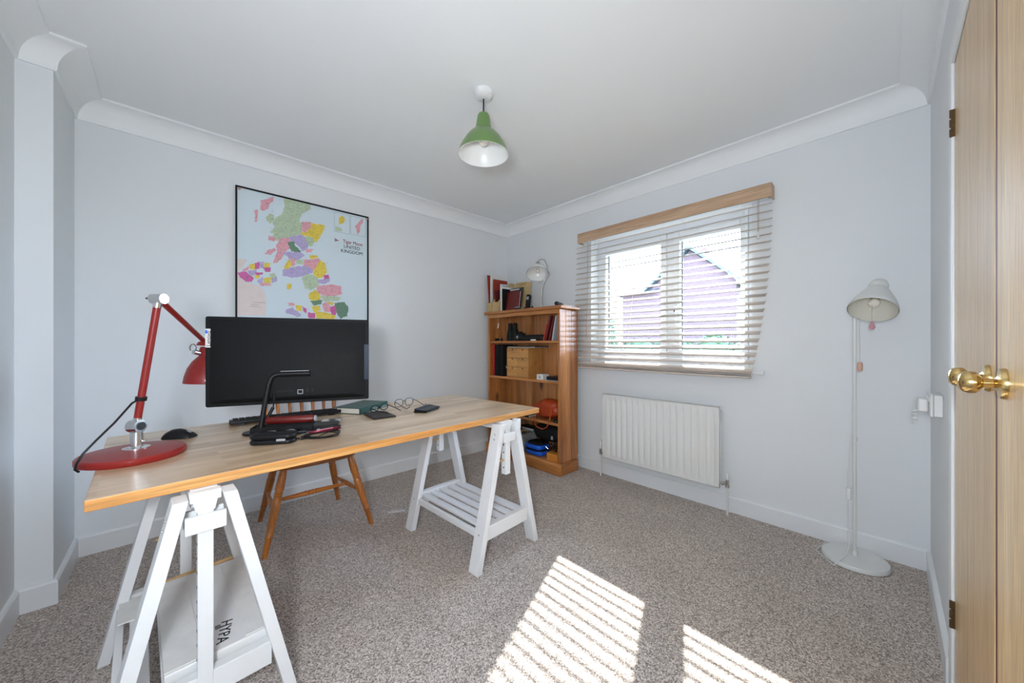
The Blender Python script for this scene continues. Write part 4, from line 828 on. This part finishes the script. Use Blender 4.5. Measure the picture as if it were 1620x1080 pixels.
def trestle(label, cx, cy, hd, plow, low_peg):
    t = thing('trestle', label, 'trestle', (cx, cy, 0), RZ, 'white trestles under the desk')
    top, foot, lw, lt = 0.052, 0.213, 0.068, 0.030
    for sy in (-1, 1):
        y1 = sy*hd; y0 = sy*(hd - lw); ya, yb = min(y0, y1), max(y0, y1)
        for sx in (-1, 1):
            xo, xt = sx*foot, sx*top; h = lt/2 + 0.001
            lg = MB().hexa([(xo-h, ya, 0), (xo+h, ya, 0), (xo+h, yb, 0), (xo-h, yb, 0)], [(xt-h, ya, 0.700), (xt+h, ya, 0.700), (xt+h, yb, 0.700), (xt-h, yb, 0.700)])
            lo = obj('leg', lg, 'trestle', t, bevel=0.002)
            bo = MB()
            for z in (0.175, 0.625, 0.650):
                xx = xo + (xt - xo)*z/0.700 + sx*(h + 0.0003); bo.cyl((xx, (ya+yb)/2, z), (xx + sx*0.0015, (ya+yb)/2, z), 0.0045, n=10)
            obj('bolt', bo, 'steel', lo)
        # frame cross pieces
        ym = sy*(hd - lw/2); xa = foot - (foot-top)*0.17/0.672 - lt/2 - 0.002
        obj('cross_rail', MB().box(-xa, xa, ym - 0.016, ym + 0.016, 0.135, 0.205), 'trestle', t, bevel=0.002)
        for q in ((ym + 0.0185, ym + 0.032), (ym - 0.032, ym - 0.0185)):
            obj('spacer_block', MB().box(-0.044, 0.044, q[0], q[1], 0.605, 0.652), 'trestle', t, bevel=0.002)
        for sx in ((1,) if not low_peg else ()): obj('head_bracket', MB().box(sx*0.070, sx*0.096, ym - 0.020, ym + 0.020, 0.655, 0.7090).box(sx*0.074, sx*0.088, ym - 0.020, ym + 0.020, 0.625, 0.655), 'trestle', t, bevel=0.002)
        po = obj('height_post', MB().box(-0.017, 0.017, ym - 0.017, ym + 0.017, plow if sy < 0 else max(plow, 0.21), 0.655), 'trestle', t, bevel=0.002)
        ho = MB()
        z = max(plow, 0.21) + 0.035
        while z < 0.60:
            ho.cyl((-0.0175, ym, z), (-0.0168, ym, z), 0.0042, n=10); z += 0.040
        obj('peg_hole', ho, 'blackm', po)
        cw_ = 0.0345
        cap = [(-cw_, 0.055), (-cw_, 0.028), (-cw_ + 0.008, 0.028), (-cw_ + 0.014, 0.0), (cw_ - 0.014, 0.0), (cw_ - 0.008, 0.028), (cw_, 0.028), (cw_, 0.055)]
        obj('post_cap', MB().prism(cap, -0.014, 0.014, Matrix.Translation((0, ym, 0.6545)) @ Matrix.Rotation(PI/2, 4, 'X')), 'trestle', t, bevel=0.0015)
        pz = max(plow, 0.30) + 0.075
        if not (low_peg and sy < 0): obj('peg', MB().cyl((-0.085, ym, pz), (-0.018, ym, pz), 0.006, n=12), 'dowel', t)
    obj('top_beam', MB().box(-0.030, 0.030, -hd + lw/2 + 0.015, hd - lw/2 - 0.015, 0.662, 0.7095), 'trestle', t, bevel=0.002)
    for sx in (-1, 1): obj('side_rail', MB().box(sx*0.172 - 0.010, sx*0.172 + 0.010, -hd + lw/2 + 0.017, hd - lw/2 - 0.017, 0.150, 0.180), 'trestle', t, bevel=0.002)
    for k in range(5):
        x = -0.128 + 0.064*k
        obj('slat', MB().box(x - 0.021, x + 0.021, -hd + lw/2 + 0.017, hd - lw/2 - 0.017, 0.181, 0.193), 'trestle', t, bevel=0.002)
    return t
trestle('white wooden trestle with slatted shelf under the right end of the desk', -1.430, -1.232, 0.333, 0.43, False)
trestle('white wooden trestle in the foreground under the left end of the desk', -2.645, -1.3125, 0.333, 0.13, True)
t = tag(obj('loose_peg', MB().cyl((-0.13, 0, 0), (0.12, 0.02, 0), 0.008, n=12), 'dowel'), 'loose round wooden peg lying on the rear rail of the left trestle', 'peg'); t.location = (-2.622, -1.040, 0.214); t.rotation_euler = (0, 0, 0.05)
# white flat carton on the left trestle shelf
bx = thing('flat_carton', 'large flat white carton with black print on the left trestle shelf', 'box', (-2.600, -1.345, 0.1935), RZ)
obj('carton', MB().box(-0.125, 0.140, -0.238, 0.290, 0, 0.030), 'whitep', bx, bevel=0.004)
obj('top_flap', MB().box(-0.125, -0.045, -0.23, 0.24, 0.0302, 0.033), 'paper', bx, bevel=0.001); obj('top_flap', MB().box(0.055, 0.137, -0.23, 0.26, 0.0302, 0.033), 'paper', bx, bevel=0.001)
text_obj('printed_word', 'HYPA', 0.042, 'black', bx, Matrix.Translation((0.012, -0.16, 0.0306)) @ Matrix.Rotation(-PI/2 - 0.25, 4, 'Z'))
m = MB()
for k in range(7): m.box(-0.006, 0.008, -0.115 - 0.003*k - 0.0012, -0.115 - 0.003*k, 0.0301, 0.0305)
obj('bar_print', m, 'black', bx)
t = thing('paper_sheet', 'sheet of white card hanging through the left trestle shelf', 'paper', (-2.80, -1.13, 0.1935), RZ); obj('sheet', MB().box(-0.03, 0.045, -0.06, 0.085, 0.0, 0.004), 'paper', t)

# ------------------------------------------------------------ chair
chr_ = thing('spindle_chair', 'honey-coloured beech chair with turned legs and spindle back behind the desk', 'chair', (-2.075, -0.455, 0))
seat = []
for i in range(40):
    a = 2*PI*i/40; c, s_ = math.cos(a), math.sin(a); e = 0.62
    x = 0.232*abs(c)**e*(1 if c > 0 else -1); y = 0.215*abs(s_)**e*(1 if s_ > 0 else -1); x *= 1 - 0.10*(y/0.215)
    seat.append((x, y))
obj('seat', MB().prism(seat, 0.418, 0.452), 'chairx', chr_, bevel=0.012, seg=4)
LP = [(0, .014), (.03, .017), (.12, .021), (.24, .0225), (.27, .018), (.285, .022), (.30, .018), (.315, .022), (.33, .018), (.36, .022), (.55, .0205), (.76, .0165), (.775, .019), (.79, .0155), (1, .0125)]
tops = {}; 
for nm, tp, ft in (('fl', (-0.175, -0.165), (-0.278, -0.240)), ('fr', (0.175, -0.165), (0.272, -0.262)), ('bl', (-0.150, 0.150), (-0.225, 0.250)), ('br', (0.150, 0.150), (0.238, 0.246))):
    a = Vector((tp[0], tp[1], 0.425)); b = Vector((ft[0], ft[1], 0.0)); tops[nm] = (a, b)
    obj('leg', MB().turn(a, b, LP, 18), 'chair', chr_)
SP = [(0, .008), (.1, .010), (.4, .014), (.44, .016), (.455, .012), (.47, .016), (.50, .014), (.53, .016), (.545, .012), (.56, .016), (.6, .014), (.9, .010), (1, .008)]
def on(nm, k): a, b = tops[nm]; return a.lerp(b, k)
sl_, sr_ = (on('fl', .52), on('bl', .56)), (on('fr', .52), on('br', .56))
for a, b in (sl_, sr_): obj('stretcher', MB().turn(a, b, [(0, .007), (.15, .009), (.5, .015), (.85, .009), (1, .007)], 14), 'chair', chr_)
obj('stretcher', MB().turn(sl_[0].lerp(sl_[1], .5), sr_[0].lerp(sr_[1], .5), SP, 14), 'chairx', chr_)
SPI = [(0, .008), (.1, .0115), (.2, .014), (.26, .0115), (.28, .014), (.30, .0105), (.5, .009), (.7, .012), (.9, .010), (1, .007)]
for k in range(7):
    x = -0.205 + 0.41*k/6; r = 1.35 if k in (0, 6) else 1.0
    obj('spindle', MB().turn((x*0.93, 0.185, 0.447), (x*1.02, 0.245, 0.865), [(u, v*r) for u, v in SPI], 12), 'chair', chr_)
tr = [(-0.235 + 0.47*i/12, 0.245 + 0.02*(1 - ((i-6)/6)**2)) for i in range(13)]
m = MB()
for i in range(12):
    (xa, ya), (xb, yb) = tr[i], tr[i+1]; za = 0.925 - 0.02*((i-6)/6)**2; zb = 0.925 - 0.02*((i-5)/6)**2
    m.hexa([(xa, ya-.009, .855), (xb, yb-.009, .855), (xb, yb+.009, .855), (xa, ya+.009, .855)], [(xa, ya-.007, za), (xb, yb-.007, zb), (xb, yb+.007, zb), (xa, ya+.007, za)])
obj('top_rail', m, 'chairx', chr_)

# ------------------------------------------------------------ red lamp
rl = thing('desk_lamp', 'red metal desk lamp with round base and jointed arm beside the computer', 'lamp', (-2.79, -1.195, DT))
obj('base', MB().lathe([(0, 0), (0.127, 0), (0.130, 0.004), (0.130, 0.017), (0.126, 0.022), (0.08, 0.028), (0.02, 0.033), (0, 0.033)], n=64), 'red', rl)
Wd = lambda x, y, z: Vector((x + 2.79, y + 1.195, z - DT))
obj('swivel_collar', MB().lathe([(0.034, 0.029), (0.034, 0.034), (0.022, 0.036), (0.0155, 0.040), (0.0155, 0.085), (0.012, 0.088), (0, 0.088)], (0.006, -0.010, 0), n=28).cyl((0.006, -0.01, 0.055), (0.030, -0.022, 0.055), 0.0035, n=8), 'chrome', rl)
j0 = Vector((0.006, -0.012, 0.105)); j0d = Vector((0.70, -0.70, 0)).normalized()
obj('lower_joint', MB().cyl(j0 - j0d*0.016, j0 + j0d*0.016, 0.021, n=28), 'chrome', rl)
obj('joint_screw', MB().cyl(j0 + j0d*0.016, j0 + j0d*0.019, 0.013, n=20).cyl(j0 - j0d*0.016, j0 - j0d*0.019, 0.013, n=20), 'darkgrey', rl)
el = Wd(-2.731, -1.245, 1.268)
ud = (el - j0).normalized()
obj('lower_arm', MB().cyl(j0 + ud*0.020, el - ud*0.022, 0.0100, n=24), 'red', rl)
obj('arm_ferrule', MB().cyl(j0 + ud*0.012, j0 + ud*0.028, 0.0108, n=20), 'chrome', rl); obj('arm_ferrule', MB().cyl(el - ud*0.030, el - ud*0.012, 0.0108, n=20), 'chrome', rl)
obj('cable_grommet', MB().cyl(j0 + ud*0.085, j0 + ud*0.098, 0.0145, n=20), 'black', rl)
obj('elbow_joint', MB().cyl(el - j0d*0.020, el + j0d*0.020, 0.0165, n=26), 'chrome', rl)
obj('wing_screw', MB().cyl(el - Vector((0.7, -0.7, 0)).normalized()*0.020, el - Vector((0.7, -0.7, -0.05)).normalized()*0.042, 0.006, 0.003, 10), 'darkgrey', rl)
sh_t = Wd(-2.587, -0.821, 1.112); 
e2 = Vector((sh_t.x - 0.012, sh_t.y - 0.030, sh_t.z + 0.020))
obj('upper_arm', MB().cyl(el + (e2 - el).normalized()*0.016, e2, 0.0095, n=20), 'red', rl)
ax = Vector((0.06, 0.02, 1)).normalized(); rc = sh_t - Vector((0, 0, 0.172))
obj('shade', MB().lathe([(0.080, 0), (0.0805, 0.004), (0.078, 0.030), (0.070, 0.065), (0.056, 0.095), (0.040, 0.115), (0.034, 0.122), (0.034, 0.150), (0.030, 0.162), (0.0, 0.166)], rc, ax, 44), 'red', rl)
obj('shade_lining', MB().lathe([(0.0795, -0.0004), (0.076, 0.002), (0.074, 0.030), (0.066, 0.063), (0.052, 0.092), (0.03, 0.112), (0, 0.114)], rc, ax, 40), 'opal', rl)
obj('shade_cap', MB().lathe([(0.044, 0.168), (0.045, 0.172), (0.040, 0.183), (0.022, 0.192), (0, 0.194)], rc, ax, 32), 'red', rl)
sw = rc + ax*0.194; obj('switch', MB().cyl(sw, sw + ax*0.010, 0.004, n=12), 'black', rl)
hk = rc + Vector((-0.044, -0.030, 0.142))
m = MB().cyl(hk + Vector((0.02, 0.015, -0.006)), hk, 0.010, n=18); hoop = [hk + Vector((-0.010*math.cos(a) - 0.004, 0.0, 0.016 + 0.018*math.sin(a))) for a in [k*PI/9 for k in range(-2, 12)]]
m.tube(hoop, 0.0035, 8); obj('tilt_bracket', m, 'chrome', rl)
g0 = j0 + ud*0.092
obj('cable', MB().tube([g0, g0 + Vector((-0.02, -0.01, -0.012)), Wd(-2.83, -1.245, 0.868), Wd(-2.865, -1.265, 0.824), Wd(-2.890, -1.278, 0.790), Wd(-2.902, -1.281, 0.764), Wd(-2.905, -1.280, 0.748), Wd(-2.899, -1.268, 0.7365)], 0.0032, 8), 'black', rl)

# ------------------------------------------------------------ computer
mo = thing('computer_monitor', 'black all-in-one computer seen from behind, on the left half of the desk', 'computer', (-2.302, -1.080, DT), math.radians(-21))
w2 = 0.315
o = obj('panel', MB().prism(rr(0.630, 0.380, 0.008), -0.009, 0.009, Matrix.Translation((0, 0, 0.302)) @ Matrix.Rotation(PI/2, 4, 'X')), 'screen', mo, bevel=0.003)
obj('rear_shell', MB().add([(-0.30, -0.009, 0.125), (0.30, -0.009, 0.125), (0.30, -0.009, 0.480), (-0.30, -0.009, 0.480), (-0.245, -0.024, 0.14), (0.245, -0.024, 0.14), (0.245, -0.024, 0.455), (-0.245, -0.024, 0.455)],
    [(4, 5, 6, 7), (0, 1, 5, 4), (1, 2, 6, 5), (2, 3, 7, 6), (3, 0, 4, 7)]), 'screen', mo, bevel=0.006, seg=3)
obj('screen_glass', MB().box(-0.307, 0.307, 0.0092, 0.0100, 0.135, 0.484), 'black', mo)
obj('sticker', MB().box(-0.3145, -0.292, -0.0098, -0.0090, 0.362, 0.440), 'paper', mo)
text_obj('logo_word', 'Lenovo', 0.0215, 'blackm', mo, Matrix.Translation((-0.3030, -0.0100, 0.399)) @ Matrix.Rotation(PI/2, 4, 'X') @ Matrix.Rotation(PI/2, 4, 'Z'))
obj('logo_mark', MB().box(-0.3140, -0.3075, -0.0101, -0.0098, 0.420, 0.434), 'bluebag', mo)
obj('side_panel', MB().box(0.287, 0.3152, -0.0105, -0.008, 0.205, 0.375), 'navy', mo, bevel=0.001)
m = MB()
for k in range(16): m.box(0.12 + 0.008*k, 0.1225 + 0.008*k, -0.0248, -0.0236, 0.22, 0.34)
obj('vent_slots', m, 'blackm', mo)['kind'] = 'stuff'
pt = MB().box(0.019, 0.041, -0.0252, -0.0238, 0.153, 0.156).box(0.019, 0.041, -0.0252, -0.0238, 0.170, 0.173).box(0.019, 0.022, -0.0252, -0.0238, 0.153, 0.173).box(0.038, 0.041, -0.0252, -0.0238, 0.153, 0.173)
obj('network_port', pt, 'grey', mo)
m = MB()
for x in (-0.06, -0.045, -0.03, -0.012): m.box(x, x + 0.012, -0.0250, -0.0238, 0.165, 0.172)
for x in (0.055, 0.075): m.box(x, x + 0.006, -0.0250, -0.0238, 0.160, 0.176)
obj('port_slots', m, 'black', mo)['kind'] = 'stuff'
obj('hinge_bar', MB().cyl((-0.045, -0.034, 0.245), (0.070, -0.034, 0.245), 0.0125, n=20), 'black', mo)
obj('hinge_trim', MB().box(-0.042, 0.066, -0.045, -0.031, 0.2565, 0.2585), 'grey', mo)
obj('stand_arm', MB().tube([(-0.112, -0.060, 0.010), (-0.108, -0.056, 0.04), (-0.098, -0.050, 0.12), (-0.086, -0.044, 0.20), (-0.078, -0.040, 0.228), (-0.066, -0.037, 0.241), (-0.044, -0.034, 0.245)], [0.012, 0.010, 0.0095, 0.009, 0.009, 0.009, 0.010], 14), 'black', mo)
obj('stand_base', MB().prism([(x*1.0 - 0.11, y - 0.070) for x, y in [(0.062*math.cos(a*PI/16), 0.050*math.sin(a*PI/16)) for a in range(32)]], 0, 0.009).prism([(x + 0.02, y - 0.100) for x, y in rr(0.30, 0.045, 0.02)], 0.0, 0.008), 'black', mo, bevel=0.002)
obj('power_plug', MB().cyl((-0.085, -0.035, 0.07), (-0.072, -0.028, 0.10), 0.0065, n=12).cyl((-0.072, -0.028, 0.098), (-0.070, -0.024, 0.13), 0.003, n=8).cyl((-0.070, -0.024, 0.128), (-0.069, -0.024, 0.16), 0.0055, n=10), 'black', mo)
obj('power_cable', MB().tube([(-0.085, -0.035, 0.072), (-0.098, -0.045, 0.045), (-0.10, -0.06, 0.018), (-0.06, -0.07, 0.012), (0.0, -0.04, 0.006), (0.06, 0.02, 0.006)], 0.003, 7), 'black', mo)

kb = thing('keyboard', 'black computer keyboard lying behind the monitor stand', 'keyboard', (-2.272, -0.822, DT), math.radians(-5))
m = MB().add([(-.235, -.07, .010), (.235, -.07, .010), (.235, .07, .002), (-.235, .07, .002), (-.235, -.07, .026), (.235, -.07, .026), (.235, .07, .010), (-.235, .07, .010)], [(0, 3, 2, 1), (4, 5, 6, 7), (0, 1, 5, 4), (1, 2, 6, 5), (2, 3, 7, 6), (3, 0, 4, 7)])
obj('case', m, 'black', kb, bevel=0.003)
m = MB()
for r in range(5):
    for c in range(18):
        y = -0.058 + 0.024*r; x = -0.222 + 0.0247*c; z = 0.0255 - 0.0035*(r*0.024/0.024)*0.9; m.box(x, x + 0.0205, y, y + 0.019, z - 0.004, z + 0.004)
obj('keys', m, 'blackm', kb)['kind'] = 'stuff'
for s in (-1, 1): obj('foot', MB().box(s*0.19 - 0.015, s*0.19 + 0.015, -0.064, -0.056, 0, 0.012), 'black', kb)
ms = thing('computer_mouse', 'black computer mouse beside the red lamp base', 'mouse', (-2.676, -0.962, DT), math.radians(-31))
vs = []; fs = []
prof = [(-0.052, 0.004, 0.4), (-0.050, 0.015, 0.75), (-0.040, 0.026, 0.95), (-0.022, 0.035, 1.0), (0.0, 0.036, 1.0), (0.022, 0.029, 0.98), (0.040, 0.018, 0.9), (0.050, 0.009, 0.7), (0.053, 0.003, 0.4)]
for x, h, wf_ in prof:
    for k in range(11):
        a = PI*k/10; vs.append((x, 0.031*wf_*math.cos(a), h*max(0, math.sin(a))**0.7))
for i in range(len(prof)-1):
    for k in range(10): fs.append((i*11+k, i*11+k+1, (i+1)*11+k+1, (i+1)*11+k))
    fs.append((i*11+10, i*11, (i+1)*11, (i+1)*11+10))
fs += [tuple(range(11)), tuple(range((len(prof)-1)*11, len(prof)*11))]
obj('shell', MB().add(vs, fs), 'black', ms, ang=60); obj('scroll_wheel', MB().cyl((0.030, -0.004, 0.021), (0.030, 0.004, 0.021), 0.009, n=16), 'grey', ms)

# ---- desk clutter
t = thing('external_drive', 'small dark blue-black hard drive right of the oxblood pencil case', 'hard drive', (-2.215, -1.255, DT + 0.009), math.radians(-22))
obj('drive_body', MB().prism(rr(0.10, 0.085, 0.012), 0, 0.026), 'black', t, bevel=0.004); obj('indicator', MB().box(-0.03, -0.02, -0.0435, -0.0425, 0.010, 0.013), 'grey', t)
t = thing('pencil_tray', 'long black tray under the oxblood pencil case', 'tray', (-2.335, -1.150, DT + 0.009), math.radians(-24))
obj('tray_base', MB().box(-0.13, 0.12, -0.035, 0.035, 0, 0.004), 'black', t); obj('tray_rim', MB().box(-0.13, 0.12, -0.035, -0.031, 0.004, 0.022).box(-0.13, 0.12, 0.031, 0.035, 0.004, 0.022).box(-0.13, -0.126, -0.031, 0.031, 0.004, 0.022).box(0.116, 0.12, -0.031, 0.031, 0.004, 0.022), 'black', t, bevel=0.001)
obj('charge_light', MB().cyl((0.0, -0.0352, 0.012), (0.0, -0.0362, 0.012), 0.004, n=12), 'green', t)
t = thing('pencil_case', 'oxblood red cylindrical leather case lying across the black tray', 'case', (-2.322, -1.140, DT + 0.0485), math.radians(-27))
obj('tube', MB().turn((-0.095, 0, 0), (0.090, 0, 0), [(0, .001), (0, .013), (.03, .0165), (.95, .0165), (1, .013), (1, .001)], 22), 'redleather', t); obj('end_cap', MB().cyl((0.090, 0, 0), (0.097, 0, 0), 0.0135, n=20), 'grey', t)
t = thing('tin_dish', 'small round silver dish behind the oxblood pencil case', 'dish', (-2.150, -1.110, DT)); obj('dish', MB().lathe([(0, 0), (0.035, 0), (0.045, 0.014), (0.043, 0.014), (0.033, 0.003), (0, 0.003)], n=28), 'chrome', t); obj('rim', MB().tube([(0.045*math.cos(a*PI/12), 0.045*math.sin(a*PI/12), 0.0145) for a in range(24)], 0.0015, 6, closed=True), 'steel', t)
for k, (a, b, mt, lb) in enumerate((((-2.475, -1.215), (-2.335, -1.245), 'steel', 'slim silver pen lying in front of the monitor stand base'), ((-2.430, -1.235), (-2.290, -1.235), 'navy', 'dark blue pen lying beside the silver pen near the monitor base'))):
    a = Vector((a[0], a[1], 0)); b = Vector((b[0], b[1], 0)); c = (a + b)/2
    t = thing('pen', lb, 'pen', (c.x, c.y, DT + 0.0052 + 0.0*k)); obj('barrel', MB().turn(a - c, b - c, [(0, .001), (.03, .003), (.08, .0045), (1, .0045)], 12), mt, t); obj('clip', MB().box(-0.001, 0.001, -0.001, 0.001, 0.0045, 0.0055).tube([b - c + Vector((0, 0, .0055)), (b - c)*0.55 + Vector((0, 0, .0055))], 0.0008, 5), 'steel', t)
t = thing('glasses_case', 'black padded glasses case in front of the monitor stand', 'case', (-2.418, -1.318, DT), math.radians(-30))
obj('lower_shell', MB().prism(rr(0.155, 0.062, 0.028), 0, 0.018), 'black', t, bevel=0.008, seg=4); obj('upper_shell', MB().prism(rr(0.155, 0.062, 0.028), 0.0185, 0.040), 'black', t, bevel=0.012, seg=4); obj('clasp', MB().box(0.02, 0.05, -0.0325, -0.030, 0.014, 0.022), 'grey', t)
t = thing('sunglasses', 'folded dark sunglasses leaning behind the black glasses case', 'glasses', (-2.385, -1.262, DT + 0.002), math.radians(-20))
for s in (-1, 1): obj('lens', MB().ball((s*0.032, 0, 0.020), 1, 14, (0.028, 0.004, 0.019)), 'black', t)
obj('frame', MB().tube([(-0.065, 0.004, 0.034), (-0.03, -0.003, 0.042), (0, -0.004, 0.034), (0.03, -0.003, 0.042), (0.065, 0.004, 0.034)], 0.0028, 8).tube([(-0.065, 0.004, 0.034), (0.05, 0.02, 0.012)], 0.002, 6), 'blackm', t)
t = thing('cable_loop', 'loop of thin black cable round the burgundy pen', 'cable', (-2.255, -1.345, DT), math.radians(-15))
m = MB()
for k in range(4):
    r1, r2 = 0.058 + 0.003*k, 0.036 + 0.002*k
    m.tube([(r1*math.cos(a*PI/14), r2*math.sin(a*PI/14), 0.003 + 0.003*k + (0.028 if k == 3 else 0.008)*max(0, math.sin(a*PI/14 + 0.6*k))) for a in range(28)], 0.0018, 6, closed=True)
m.tube([(-0.055, -0.01, 0.004), (-0.075, -0.02, 0.004), (-0.09, 0.0, 0.004), (-0.08, 0.012, 0.004), (-0.06, 0.01, 0.008)], 0.0018, 6)
obj('cable', m, 'black', t); obj('plug', MB().box(-0.075, -0.045, -0.008, 0.006, 0.001, 0.012), 'blackm', t, bevel=0.002)
t = thing('pen', 'burgundy metal pen resting on the loop of black cable', 'pen', (-2.250, -1.352, DT + 0.026), math.radians(-6))
obj('barrel', MB().turn((-0.055, 0, 0), (0.060, 0, 0.004), [(0, .001), (.04, .005), (.5, .0075), (.9, .007), (1, .005)], 14), 'burg', t); obj('clip', MB().tube([(-0.03, -0.006, 0.006), (0.03, -0.006, 0.008)], 0.0015, 6), 'pink', t)

t = thing('address_book', 'dark green leather book lying closed on the desk behind the monitor corner', 'book', (-1.912, -0.850, DT), math.radians(32.6))
obj('cover', MB().box(-0.130, 0.130, -0.083, 0.083, 0, 0.003).box(-0.130, 0.130, -0.083, 0.083, 0.029, 0.032).box(-0.130, 0.130, -0.0835, -0.080, 0.0, 0.032), 'greenbook', t, bevel=0.002, seg=3)
obj('pages', MB().box(-0.126, 0.126, -0.080, 0.079, 0.0032, 0.0288), 'pages', t)
t = thing('card_wallet', 'flat dark brown leather card wallet in front of the green book', 'wallet', (-1.912, -1.090, DT), math.radians(-5))
obj('back_flap', MB().box(-0.056, 0.056, -0.088, 0.088, 0, 0.004), 'leather', t, bevel=0.001); obj('front_flap', MB().box(-0.056, 0.056, -0.088, 0.088, 0.0045, 0.008), 'leather', t, bevel=0.001)
t = thing('sunglasses', 'dark glasses resting open on the brown card wallet', 'glasses', (-1.875, -1.005, DT + 0.009), math.radians(20))
for s in (-1, 1):
    obj('rim', MB().tube([(s*0.034 + 0.027*math.cos(a*PI/10), 0.0, 0.017 + 0.016*math.sin(a*PI/10)) for a in range(20)], 0.0022, 6, closed=True), 'blackm', t)
    obj('lens', MB().ball((s*0.034, 0, 0.017), 1, 12, (0.025, 0.0015, 0.0145)), 'lens', t)
obj('bridge', MB().tube([(-0.008, 0, 0.022), (0, -0.001, 0.026), (0.008, 0, 0.022)], 0.002, 6), 'blackm', t)
for s in (-1, 1): obj('temple', MB().tube([(s*0.062, 0, 0.024), (s*0.060, -0.06, 0.012), (s*0.045, -0.11, 0.004)], 0.0022, 6), 'blackm', t)
t = thing('reading_glasses', 'black wire reading glasses standing open on the right half of the desk', 'glasses', (-1.685, -0.915, DT), math.radians(8))
for s in (-1, 1):
    obj('rim', MB().tube([(s*0.036 + 0.028*(abs(math.cos(a*PI/14))**0.8)*(1 if math.cos(a*PI/14) > 0 else -1), 0.0, 0.024 + 0.022*(abs(math.sin(a*PI/14))**0.8)*(1 if math.sin(a*PI/14) > 0 else -1)) for a in range(28)], 0.0016, 6, closed=True), 'blackm', t)
    obj('lens', MB().ball((s*0.036, 0, 0.024), 1, 12, (0.026, 0.0012, 0.020)), 'lens', t)
    obj('temple', MB().tube([(s*0.065, 0, 0.034), (s*0.068, -0.03, 0.030), (s*0.066, -0.10, 0.010), (s*0.062, -0.118, 0.006), (s*0.055, -0.138, 0.022)], 0.0016, 6), 'blackm', t)
obj('bridge', MB().tube([(-0.009, 0, 0.030), (0, -0.003, 0.036), (0.009, 0, 0.030)], 0.0016, 6), 'blackm', t)
t = thing('mobile_phone', 'black phone in a folding case lying right of the reading glasses', 'phone', (-1.655, -1.128, DT), math.radians(30))
obj('case_back', MB().prism(rr(0.155, 0.080, 0.012), 0, 0.006), 'blackm', t, bevel=0.002); obj('phone_body', MB().prism(rr(0.150, 0.075, 0.012), 0.0063, 0.014), 'black', t, bevel=0.002)
m = MB(); m.T = Matrix.Translation((0.0, 0.040, 0.015)) @ Matrix.Rotation(math.radians(7), 4, 'X'); m.prism([(x + 0.01, y - 0.040) for x, y in rr(0.165, 0.080, 0.012)], 0, 0.004); obj('case_flap', m, 'navy', t, bevel=0.001)

# bit of curly white cable on the carpet, and a dropped tack
t = tag(obj('curly_cable', MB().tube([(0.10*(i/60.0) - 0.05 + 0.008*math.cos(i*0.9), 0.012*math.sin(i*0.9) - 0.05*(i/60.0), 0.004 + 0.003*math.sin(i*0.5)) for i in range(61)], 0.0018, 6), 'whitep'), 'short curl of white cable on the carpet left of the right trestle', 'cable'); t.location = (-1.62, -0.655, 0.0)
